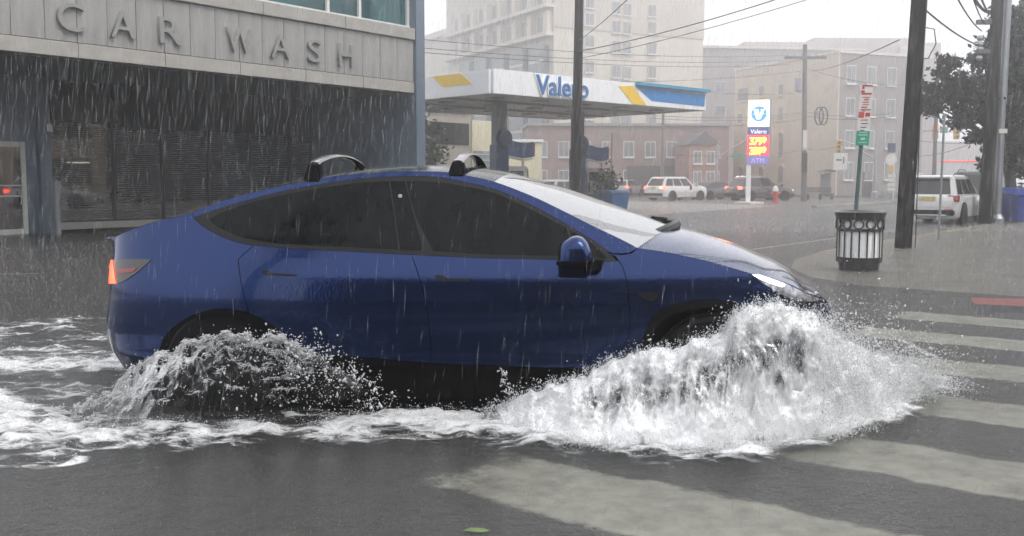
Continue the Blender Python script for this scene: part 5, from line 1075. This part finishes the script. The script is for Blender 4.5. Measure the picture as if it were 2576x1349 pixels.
    m4 = n.new('ShaderNodeMixShader'); l.new(mr.outputs[0], m4.inputs[0]); l.new(m3.outputs[0] if kind != 'wake' else tr_.outputs[0], m4.inputs[1]); l.new(m2.outputs[0], m4.inputs[2])
    tr2 = node('ShaderNodeBsdfTransparent'); m5 = n.new('ShaderNodeMixShader'); l.new(gate.outputs[0], m5.inputs[0]); l.new(tr2.outputs[0], m5.inputs[1]); l.new(m4.outputs[0], m5.inputs[2])
    l.new(m5.outputs[0], out.inputs['Surface']); return m
def drop_mat(name, op, col=(.85, .87, .89)):
    m = bpy.data.materials.new(name); m.use_nodes = True; n = m.node_tree.nodes; l = m.node_tree.links; n.clear(); out = n.new('ShaderNodeOutputMaterial')
    df = n.new('ShaderNodeBsdfDiffuse'); df.inputs[0].default_value = (*col, 1); tl_ = n.new('ShaderNodeBsdfTranslucent'); tl_.inputs[0].default_value = (*col, 1)
    gl = n.new('ShaderNodeBsdfGlossy'); gl.inputs['Roughness'].default_value = .1; tr_ = n.new('ShaderNodeBsdfTransparent')
    m1 = n.new('ShaderNodeMixShader'); m1.inputs[0].default_value = .5; l.new(df.outputs[0], m1.inputs[1]); l.new(tl_.outputs[0], m1.inputs[2])
    m2 = n.new('ShaderNodeMixShader'); m2.inputs[0].default_value = .25; l.new(m1.outputs[0], m2.inputs[1]); l.new(gl.outputs[0], m2.inputs[2])
    m3 = n.new('ShaderNodeMixShader'); m3.inputs[0].default_value = op; l.new(tr_.outputs[0], m3.inputs[1]); l.new(m2.outputs[0], m3.inputs[2]); l.new(m3.outputs[0], out.inputs['Surface']); return m
DROP = drop_mat('splash_drop', .62, (.93,.945,.96)); RAINM = drop_mat('rain_streak', .26); SPIKE = drop_mat('rain_splash_drop', .48, (.93, .94, .95))
def soup(name, V, Fc, m, parent=None):
    me = bpy.data.meshes.new(name); me.from_pydata([], [], []); n, k = len(V), len(Fc)
    me.vertices.add(n); me.vertices.foreach_set('co', np.asarray(V, np.float32).ravel()); w_ = Fc.shape[1]
    me.loops.add(k * w_); me.loops.foreach_set('vertex_index', Fc.astype(np.int32).ravel()); me.polygons.add(k); me.polygons.foreach_set('loop_start', np.arange(0, k * w_, w_, dtype=np.int32))
    try: me.polygons.foreach_set('loop_total', np.full(k, w_, np.int32))
    except Exception: pass
    me.update(calc_edges=True); me.validate(); return link(name, me, m, parent, smooth=True)
_OC = np.array([(1,0,0),(-1,0,0),(0,1,0),(0,-1,0),(0,0,1),(0,0,-1)], float); _OF = np.array([(0,2,4),(2,1,4),(1,3,4),(3,0,4),(2,0,5),(1,2,5),(3,1,5),(0,3,5)])
def drops(P, size, d=None, stretch=1.0):         # octahedra, drawn out along d
    n = len(P); r = np.random.default_rng(n); size = np.broadcast_to(size, n); V = _OC[None] * size[:, None, None] * r.uniform(.6, 1.3, (n, 6, 1))
    if d is not None:
        d = np.asarray(d, float); d = d / np.maximum(np.linalg.norm(d, axis=1, keepdims=True), 1e-9); st = np.broadcast_to(stretch, n)[:, None, None]
        V = V + d[:, None, :] * (V * d[:, None, :]).sum(-1, keepdims=True) * (st - 1)
    V = V + np.asarray(P)[:, None, :]; Fc = (_OF[None] + 6 * np.arange(n)[:, None, None]).reshape(-1, 3); return V.reshape(-1, 3), Fc
def merge(parts):
    V = []; Fc = []; k = 0
    for v, f in parts: V.append(v); Fc.append(f + k); k += len(v)
    return np.concatenate(V), np.concatenate(Fc)
def curve(pts, n):
    a = np.array([tuple(p) for p in pts]); t = np.linspace(0, len(a) - 1, n); i = np.clip(t.astype(int), 0, len(a) - 2); f = (t - i)[:, None]
    p0, p1, p2, p3 = a[np.maximum(i - 1, 0)], a[i], a[i + 1], a[np.minimum(i + 2, len(a) - 1)]
    return .5 * (2*p1 + (p2 - p0)*f + (2*p0 - 5*p1 + 4*p2 - p3)*f*f + (3*p1 - p0 - 3*p2 + p3)*f**3)
def wave(name, crest, foot, covf, m, layers, parent, amp, NS_=420, NT=90, zp=1.7, ragged=.05):
    cr = curve([at(u, v, y) for u, v, y in crest], NS_); fo = curve([gz(u, v) for u, v in foot], NS_); uc = np.interp(np.linspace(0, 1, NS_), np.linspace(0, 1, len(crest)), [c[0] for c in crest])
    s_len = np.concatenate([[0], np.cumsum(np.linalg.norm(np.diff(cr, axis=0), axis=1))]); out = []
    for Lk in range(layers):
        sh = Lk / max(1, layers - 1) if layers > 1 else 0
        t = np.linspace(0, 1, NT)[None, :, None]; c0 = cr + np.array([0, .10 * sh, -.05 * sh]); f0 = fo + np.array([0, .12 * sh, 0])
        nz1 = vnoise(np.stack([s_len * 9, 0 * s_len + Lk * 7.7, 0 * s_len], 1)) * ragged + vnoise(np.stack([s_len * 31, 0 * s_len + Lk * 3.1, 0 * s_len + 5], 1)) * ragged * .6
        c0 = c0 + np.stack([0 * nz1, 0 * nz1, nz1], 1)
        P = c0[:, None, :] + (f0 - c0)[:, None, :] * (t ** 1.15); zz = c0[:, None, 2:3] * (1 - t ** zp); P[..., 2:3] = np.maximum(zz, 0) + .004
        q = P.reshape(-1, 3); dsp = fbm(np.stack([q[:, 0] * 5.5, q[:, 1] * 7, q[:, 2] * 4 + Lk * 11.1], 1), 5); env = (np.sin(np.pi * np.clip(t, 0.08, .97)) ** .6 * np.ones((NS_, 1, 1))).reshape(-1, 1)
        q = q + np.array([[0.15, -.75, .65]]) * dsp[:, None] * amp * env; q[:, 2] = np.maximum(q[:, 2], .004)
        tt = (t * np.ones((NS_, 1, 1))).reshape(-1); cov = covf(np.repeat(uc, NT), tt) - .03 * Lk
        ss = np.repeat(s_len, NT); fall = np.linalg.norm(f0 - c0, axis=1); uv = np.stack([ss, tt * np.repeat(fall, NT) + Lk * 3.3], 1)
        idx = np.arange(NS_ * NT).reshape(NS_, NT); Fq = np.stack([idx[:-1, :-1], idx[1:, :-1], idx[1:, 1:], idx[:-1, 1:]], -1).reshape(-1, 4)
        o = soup(name, q, Fq, m, parent); me = o.data; me.polygons.foreach_set('use_smooth', [True] * len(me.polygons))
        a = me.attributes.new('cov', 'FLOAT', 'POINT'); a.data.foreach_set('value', cov.astype(np.float32)); ul = me.uv_layers.new(name='UVMap'); li = np.empty(len(me.loops), np.int32); me.loops.foreach_get('vertex_index', li); ul.data.foreach_set('uv', uv[li].astype(np.float32).ravel())
        out.append(q.reshape(NS_, NT, 3))
    return out, cr, fo, uc
sm_ = lambda x, a, b: np.clip((x - a) / (b - a), 0, 1) ** 2 * (3 - 2 * np.clip((x - a) / (b - a), 0, 1))
# ---- bow wave thrown up by the front wheel
bowt = thing('bow_wave', 'tall white wave of churned water thrown up by the front wheel of the blue car', 'splash', (0, 0, 0)); bowt['kind'] = 'stuff'
crest = [(1200,1050,5.66),(1290,1003,5.62),(1360,985,5.6),(1430,955,5.58),(1500,932,5.55),(1570,906,5.52),(1650,885,5.48),(1750,864,5.45),(1815,835,5.42),(1850,790,5.4),(1905,768,5.4),(1965,772,5.42),(2050,796,5.5),(2110,842,5.65),(2190,885,5.9),(2280,922,6.2),(2360,962,6.5)]
foot = [(1200,1080),(1290,1085),(1360,1100),(1430,1112),(1500,1120),(1570,1126),(1650,1128),(1750,1133),(1815,1130),(1850,1126),(1905,1120),(1965,1113),(2050,1104),(2110,1092),(2190,1062),(2280,1012),(2375,968)]
def cov_bow(u, t):
    mid = np.exp(-((t - .54) / .28) ** 2) * sm_(u, 1380, 1500) * (1 - sm_(u, 2000, 2130)); ends = sm_(u, 1200, 1330) * (1 - sm_(u, 2300, 2360))
    return (.70 - .35 * mid + .08 * sm_(u, 1950, 2150)) * (.15 + .85 * ends) * (1 - .35 * sm_(t, .93, 1.0)) * (0.55 + .45 * sm_(t, 0, .06))
BOW = foam_mat('bow_wave_foam', 'bow'); lay, cr, fo, uc = wave('wave_sheet', crest, foot, cov_bow, BOW, 3, bowt, .055, ragged=.024)
rg = np.random.default_rng(11); parts = []
def sample(layr, n, jit, tpow=1.0, s0=0, s1=1):
    NS_, NT, _ = layr.shape; i = (s0 + (s1 - s0) * rg.random(n)) * (NS_ - 1); j = rg.random(n) ** tpow * (NT - 2); i, j = i.astype(int), j.astype(int); p = layr[i, j] + rg.normal(size=(n, 3)) * jit
    d = layr[i, np.minimum(j + 3, NT - 1)] - layr[i, j]; return p, d
for L_, n, jit, sz, tp in ((0, 12000, (.015, .02, .015), .0017, 1.0), (0, 6000, (.025, .03, .02), .0019, 4.0), (0, 1000, (.05, .06, .05), .0030, 6.0)):
    p, d = sample(lay[L_], n, jit, tp); p[:, 2] = np.abs(p[:, 2]); parts.append(drops(p, sz * rg.lognormal(0, .45, n), d + rg.normal(size=d.shape) * .004, rg.uniform(1, 3.2, n)))
# fine dense spray ahead of the nose and along the foot
p, d = sample(lay[0], 16000, (.10, .07, .06), 1.0, .74, 1.0); p[:, 2] = np.abs(p[:, 2]); parts.append(drops(p, .0022 * rg.lognormal(0, .4, 16000), d, rg.uniform(1, 3, 16000)))
k = rg.integers(0, len(fo), 9000); p = fo[k] + np.stack([rg.normal(0, .06, 9000), -np.abs(rg.normal(0, .05, 9000)), np.abs(rg.normal(0, .025, 9000))], 1); parts.append(drops(p, .0022 * rg.lognormal(0, .4, 9000)))
k = rg.integers(len(cr) * 3 // 4, len(cr), 2600); p = cr[k] + np.stack([np.abs(rg.normal(.05, .22, 2600)), rg.normal(0, .15, 2600), rg.normal(.02, .11, 2600)], 1); p[:, 2] = np.abs(p[:, 2]); parts.append(drops(p, .0026 * rg.lognormal(0, .5, 2600)))
# jets and beads along the crest
for c in range(150):
    k = int(rg.integers(60, len(cr) - 40)); b = cr[k]; h = abs(rg.normal(.025, .03)); ddir = np.array([rg.normal(0, .25), rg.normal(-.05, .2), 1.0]); m_ = int(4 + h * 160); tt = np.linspace(0, 1, m_)[:, None]
    parts.append(drops(b + ddir * h * tt + rg.normal(size=(m_, 3)) * .004, (.0055 * (1 - .6 * tt[:, 0])) * rg.uniform(.6, 1.1), np.repeat(ddir[None], m_, 0), 1.6))
V, Fc = merge(parts); soup('spray', V, Fc, DROP, bowt)['kind'] = 'stuff'
# ---- fan of water behind the rear wheel
rwt = thing('rear_wheel_splash', 'glassy fan of water and drops arching from the rear wheel of the blue car', 'splash', (0, 0, 0)); rwt['kind'] = 'stuff'
crest = [(110,1080,6.05),(200,1030,5.9),(300,963,5.76),(400,900,5.62),(480,864,5.56),(560,838,5.54),(640,846,5.55),(720,862,5.57),(800,900,5.60),(880,948,5.62),(950,985,5.66),(1010,1012,5.7)]
foot = [(95,1090),(180,1098),(280,1096),(380,1094),(480,1090),(560,1084),(640,1078),(720,1072),(800,1064),(880,1056),(950,1048),(1010,1042)]
def cov_rear(u, t): return (.27 + .22 * np.exp(-(t / .07) ** 2) - .08 * sm_(t, .35, .8) - .06 * sm_(u, 700, 820)) * sm_(u, 180, 500) * (1 - sm_(u, 800, 960)) * (1 - .6 * sm_(t, .85, 1))
REAR = foam_mat('rear_splash_water', 'rear'); lay2, cr2, fo2, uc2 = wave('water_fan', crest, foot, cov_rear, REAR, 2, rwt, .05, zp=1.9, ragged=.03)
parts = []
def spindle(P, d, ln, r):
    n = len(P); d = d / np.linalg.norm(d, axis=1, keepdims=True); a = np.cross(d, np.array([0.3, 1, 0.1])); a /= np.linalg.norm(a, axis=1, keepdims=True); b = np.cross(d, a)
    ring = [P + (a * math.cos(t) + b * math.sin(t)) * r[:, None] for t in (0, 2.094, 4.189)]; V = np.stack([P - d * ln[:, None] * .5] + ring + [P + d * ln[:, None] * .5], 1).reshape(-1, 3)
    f = np.array([(0,2,1),(0,3,2),(0,1,3),(1,2,4),(2,3,4),(3,1,4)]); return V, (f[None] + 5 * np.arange(n)[:, None, None]).reshape(-1, 3)
for L_, n, jit, sz, tp, s0, s1 in ((0, 500, (.03, .04, .03), .0022, 2.0, .05, .75), (0, 420, (.05, .06, .04), .0030, 1.2, .52, .80), (0, 380, (.10, .10, .06), .0026, 1.2, .64, .97)):
    p, d = sample(lay2[L_], n, jit, tp, s0, s1); p[:, 2] = np.abs(p[:, 2]); parts.append(drops(p, sz * rg.lognormal(0, .5, n), d + rg.normal(size=d.shape) * .02, rg.uniform(1, 2.4, n)))
for q_, tq in enumerate((.01, .03, .06, .10, .14, .19, .24, .30, .36, .43, .50, .58, .67, .76)):     # ligaments that follow the arc of the fan, with drips
    i = rg.integers(12, 300, 620 if tq < .2 else 330); i = i[vnoise(np.stack([i * .07, 0 * i + q_ * 5.3, 0 * i], 1)) > (-.25 if tq < .08 else .12)]; jj = int(tq * 88)
    wv = vnoise(np.stack([i * .045, 0 * i + q_ * 2.1, 0 * i + 3], 1)) * .018; p = lay2[0][i, jj] + np.stack([0 * wv, 0 * wv, wv], 1) + rg.normal(size=(len(i), 3)) * (.006, .012, .0035)
    d = lay2[0][np.minimum(i + 6, 419), jj] - lay2[0][np.maximum(i - 6, 0), jj]; parts.append(spindle(p, d + rg.normal(size=d.shape) * .012, rg.uniform(.012, .05, len(i)), rg.uniform(.0010, .0026, len(i)) * (1.35 if tq < .04 else 1)))
    k = rg.random(len(i)) < .30; dn = np.stack([rg.normal(-.25, .25, k.sum()), rg.normal(0, .2, k.sum()), -np.ones(k.sum())], 1); parts.append(spindle(p[k] + dn * .012, dn, rg.uniform(.012, .04, k.sum()), rg.uniform(.0011, .0024, k.sum())))
    b_ = rg.random(len(i)) < .22; parts.append(drops(p[b_] + rg.normal(size=(b_.sum(), 3)) * .01, .0028 * rg.lognormal(0, .4, b_.sum()), -np.stack([0*p[b_][:,0]+.2, 0*p[b_][:,0], 1+0*p[b_][:,0]], 1), rg.uniform(1, 2.2, b_.sum())))
for c in range(95):
    u_ = rg.uniform(690, 960); v_ = np.interp(u_, [690, 800, 880, 960], [862, 880, 915, 975]) + rg.normal(28, 30); b = np.array(at(u_, v_, 5.55 + rg.normal(0, .06))); m_ = int(rg.integers(2, 9)); dv = np.repeat(rg.normal(size=(1, 3)), m_, 0) + rg.normal(size=(m_, 3)) * .5
    parts.append(drops(b + rg.normal(size=(m_, 3)) * (.014, .02, .018), .0034 * rg.lognormal(0, .45, m_), dv, rg.uniform(1, 2.8, m_)))
for c in range(60):
    f_ = rg.random(); b = np.array(at(1258 + 28 * f_ + 6 * math.sin(f_ * 9) + rg.normal(0, 3 + 5 * f_), 930 + 62 * f_, 5.5)); m_ = 2; parts.append(drops(b + rg.normal(size=(m_, 3)) * .005, .0030 * rg.lognormal(0, .4, m_), rg.normal(size=(m_, 3)) * .4 + np.array([[.3, 0, 1]]), rg.uniform(1, 2.2, m_)))
V, Fc = merge(parts); soup('spray', V, Fc, drop_mat('bright_drop', .85, (.95, .96, .97)), rwt)['kind'] = 'stuff'
# ---- foam lying on the water along the car and in its wake
def band(U, Vv, line, p=1.6):
    a = np.array(line, float); o = np.argsort(a[:, 0]); a = a[o]; vc = np.interp(U, a[:, 0], a[:, 1]); ww = np.interp(U, a[:, 0], a[:, 2]); it = np.interp(U, a[:, 0], a[:, 3]); return it * np.exp(-np.abs((Vv - vc) / ww) ** p) * (U > a[0, 0] - 1) * (U < a[-1, 0] + 1)
gx, gy = np.meshgrid(np.arange(-5.2, 4.6, .024), np.arange(4.35, 10.5, .024), indexing='ij'); NX, NY = gx.shape; q = np.stack([gx.ravel(), gy.ravel(), 0 * gx.ravel()], 1)
dep = q[:, 1] * CP + CAMZ * SP; U = 1288 + F * q[:, 0] / dep; Vv = 674 - F * (q[:, 1] * SP - CAMZ * CP) / dep
wob = fbm(np.stack([q[:, 0] * 3, q[:, 1] * 6, 0 * q[:, 0]], 1), 4); Vw = Vv + wob * 20; Uw = U + wob * 25
D = np.zeros(len(q))
for ln in ([(1100,1062,36,.55),(1300,1080,40,.62),(1600,1112,34,.62),(1900,1112,34,.62),(2100,1085,34,.6),(2250,1030,34,.6),(2340,985,26,.5),(2480,965,16,.12)],
           [(-300,1075,85,.52),(-60,1080,80,.52),(100,1088,60,.5),(300,1098,40,.42),(500,1096,28,.46),(700,1086,26,.46),(900,1074,32,.50),(1100,1062,36,.55)],
           [(-300,1230,12,.36),(0,1182,11,.40),(150,1160,11,.42),(300,1136,11,.42),(450,1118,10,.38),(650,1105,9,.36),(900,1098,12,.34),(1200,1108,14,.36)],
           [(-300,905,26,.46),(0,915,30,.56),(150,918,30,.56),(290,912,26,.5),(420,915,20,.2)],
           [(-300,838,9,.34),(0,832,10,.38),(120,822,10,.38),(280,810,9,.34)], [(-300,860,10,.25),(0,862,12,.3),(280,850,12,.3)],
           [(-300,1020,45,.5),(0,1018,40,.62),(90,1045,30,.5),(200,1075,22,.38)], [(-100,965,20,.26),(200,985,25,.30),(330,1000,20,.2)],
           [(2100,800,10,.2),(2300,880,12,.28),(2420,945,14,.2)]): D = np.maximum(D, band(Uw, Vw, ln))
D = np.clip(1.12 * D * (1 + .35 * fbm(np.stack([q[:, 0] * 7, q[:, 1] * 12, 0 * q[:, 0] + 4], 1), 4)), 0, .85)
q[:, 2] = .006 + np.clip(D, 0, .6) * (.03 + .05 * fbm(np.stack([q[:, 0] * 8, q[:, 1] * 10, 0 * q[:, 0] + 9], 1), 5)); q[:, 2] = np.maximum(q[:, 2], .005)
idx = np.arange(NX * NY).reshape(NX, NY); Fq = np.stack([idx[:-1, :-1], idx[1:, :-1], idx[1:, 1:], idx[:-1, 1:]], -1).reshape(-1, 4); Fq = Fq[(D[Fq] > .015).any(1)]
used = np.unique(Fq); rem = np.full(len(q), -1); rem[used] = np.arange(len(used))
wk = soup('wake_foam', q[used], rem[Fq], foam_mat('wake_foam', 'wake')); me = wk.data; me.polygons.foreach_set('use_smooth', [True] * len(me.polygons)); a = me.attributes.new('cov', 'FLOAT', 'POINT'); a.data.foreach_set('value', D[used].astype(np.float32))
tag(wk, 'white foam streaks trailing on the flood water around the blue car', 'foam', kind='stuff')
kk = rg.choice(len(q), 22000, p=np.clip(D - .2, 0, 1) ** 1.5 / (np.clip(D - .2, 0, 1) ** 1.5).sum()); p = q[kk] + np.stack([rg.normal(0, .02, 22000), rg.normal(0, .02, 22000), np.abs(rg.normal(0, .022, 22000))], 1)
V, Fc = drops(p, .0019 * rg.lognormal(0, .4, 22000), np.array([[1, 0, .3]]) + rg.normal(size=(22000, 3)) * .4, rg.uniform(1, 2.2, 22000)); tag(soup('foam_drops', V, Fc, DROP), 'fine drops jumping off the foam beside the blue car', 'spray', kind='stuff')
# ---- rain
parts = []
for (y0, y1, n, zt_, l0, l1, r0, r1) in ((2.6, 5.2, 2200, 3.2, .03, .12, .0005, .0009), (5.2, 9, 9000, 4.5, .04, .18, .0006, .0014), (9, 20, 15000, 7.5, .06, .36, .0008, .0020), (20, 36, 12000, 11, .10, .60, .0010, .0023)):
    y = y0 + (y1 - y0) * rg.random(n) ** .7; x = (rg.random(n) * 2 - 1) * (y * .62 + 1); z = rg.random(n) * zt_; P = np.stack([x, y, z], 1)
    inside = (np.abs((P[:, 0] - OC.x)) < 2.5) & (P[:, 1] > 5.55) & (P[:, 1] < 7.8) & (P[:, 2] < 1.62); P = P[~inside]
    lc = (P - np.array(PA)); inb = (lc @ np.array(cwy) > .35) & (lc @ np.array(cwx) < CWL); P = P[~inb]; n = len(P)
    d = np.stack([.10 + .08 * rg.normal(size=n), .04 * rg.normal(size=n), np.ones(n)], 1); parts.append(spindle(P, d, rg.uniform(l0, l1, n), rg.uniform(r0, r1, n)))
V, Fc = merge(parts); tag(soup('rain', V, Fc, RAINM), 'slanting rain streaks falling over the whole street', 'rain', kind='stuff')
# ---- splashes of the drops on water, road and car roof
def spikes(P, h, w_):
    n = len(P); an = rg.random(n) * np.pi; a = np.stack([np.cos(an), np.sin(an) * .3, 0 * an], 1); tip = P + np.stack([rg.normal(0, .35, n) * h, rg.normal(0, .2, n) * h, h], 1)
    V = np.stack([P - a * w_[:, None], P + a * w_[:, None], tip + a * w_[:, None] * .4, tip - a * w_[:, None] * .4], 1).reshape(-1, 3); return V, np.arange(4 * n).reshape(n, 4)
n = 150000; y = 3.6 + 72 * rg.random(n) ** 1.2; x = (rg.random(n) * 2 - 1) * (y * .60 + .6); P = np.stack([x, y, 0 * x + .001], 1)
lx = (P[:, 0] - OC.x) * CF.x + (P[:, 1] - OC.y) * CF.y; ly = (P[:, 0] - OC.x) * CL.x + (P[:, 1] - OC.y) * CL.y; P = P[~((np.abs(lx) < 2.45) & (np.abs(ly) < 1.0))]
lc = (P - np.array(PA)); P = P[~((lc @ np.array(cwy) > .1) & (lc @ np.array(cwx) < CWL + .6))]; n = len(P)
sc_ = np.clip(P[:, 1] / 14, .35, 2.2); S1 = spikes(P, rg.uniform(.006, .022, n) * sc_ ** .8, rg.uniform(.0012, .0035, n) * sc_)
nf = 150000; y = 27 + 56 * rg.random(nf) ** .9; x = (rg.random(nf) * 2 - 1) * (y * .58 + .6); P = np.stack([x, y, 0 * x + .001], 1); lc = (P - np.array(PA)); P = P[~((lc @ np.array(cwy) > .1) & (lc @ np.array(cwx) < CWL + .6))]; S3 = spikes(P, rg.uniform(.02, .07, len(P)), rg.uniform(.008, .02, len(P)))
tops = []
for nm in ('roof_glass', 'windshield', 'hood', 'roof_rail', 'hatch'):
    for o in COL.objects:
        if o.parent == car and o.name.split('.')[0] == nm:
            c = np.array([v.co[:] for v in o.data.vertices]); tops.append(c[c[:, 1] < .75])
tops = np.concatenate(tops); k = rg.integers(0, len(tops), 5200); tw_ = tops[k] + rg.normal(size=(5200, 3)) * (.03, .03, .0)
W_ = np.array(OC)[None] + tw_[:, :1] * np.array(CF) + tw_[:, 1:2] * np.array(CL) + np.stack([0*tw_[:,0], 0*tw_[:,0], tw_[:, 2] - .002], 1); S2 = spikes(W_, rg.uniform(.003, .016, 5200), rg.uniform(.0006, .0014, 5200))
V, Fc = merge([S1, S2]); tag(soup('rain_splashes', V, Fc, SPIKE), 'tiny splashes of rain drops bouncing off the road and the car roof', 'rain splashes', kind='stuff')
tag(soup('splash_mist', *S3, drop_mat('splash_mist', .20, (.93, .93, .94))), 'pale mist of rain bouncing off the far wet street', 'mist', kind='stuff')
# ---- rain haze
hz_m = bpy.data.materials.new('rain_haze'); hz_m.use_nodes = True; n_ = hz_m.node_tree.nodes; n_.clear(); o_ = n_.new('ShaderNodeOutputMaterial'); pv = n_.new('ShaderNodeVolumePrincipled')
pv.inputs['Color'].default_value = (.97, .97, .98, 1); pv.inputs['Density'].default_value = .0056; pv.inputs['Anisotropy'].default_value = .84; hz_m.node_tree.links.new(pv.outputs[0], o_.inputs['Volume'])
tag(box('haze', (-110, -32, -1.2), (140, 215, 44), hz_m), kind='stuff')
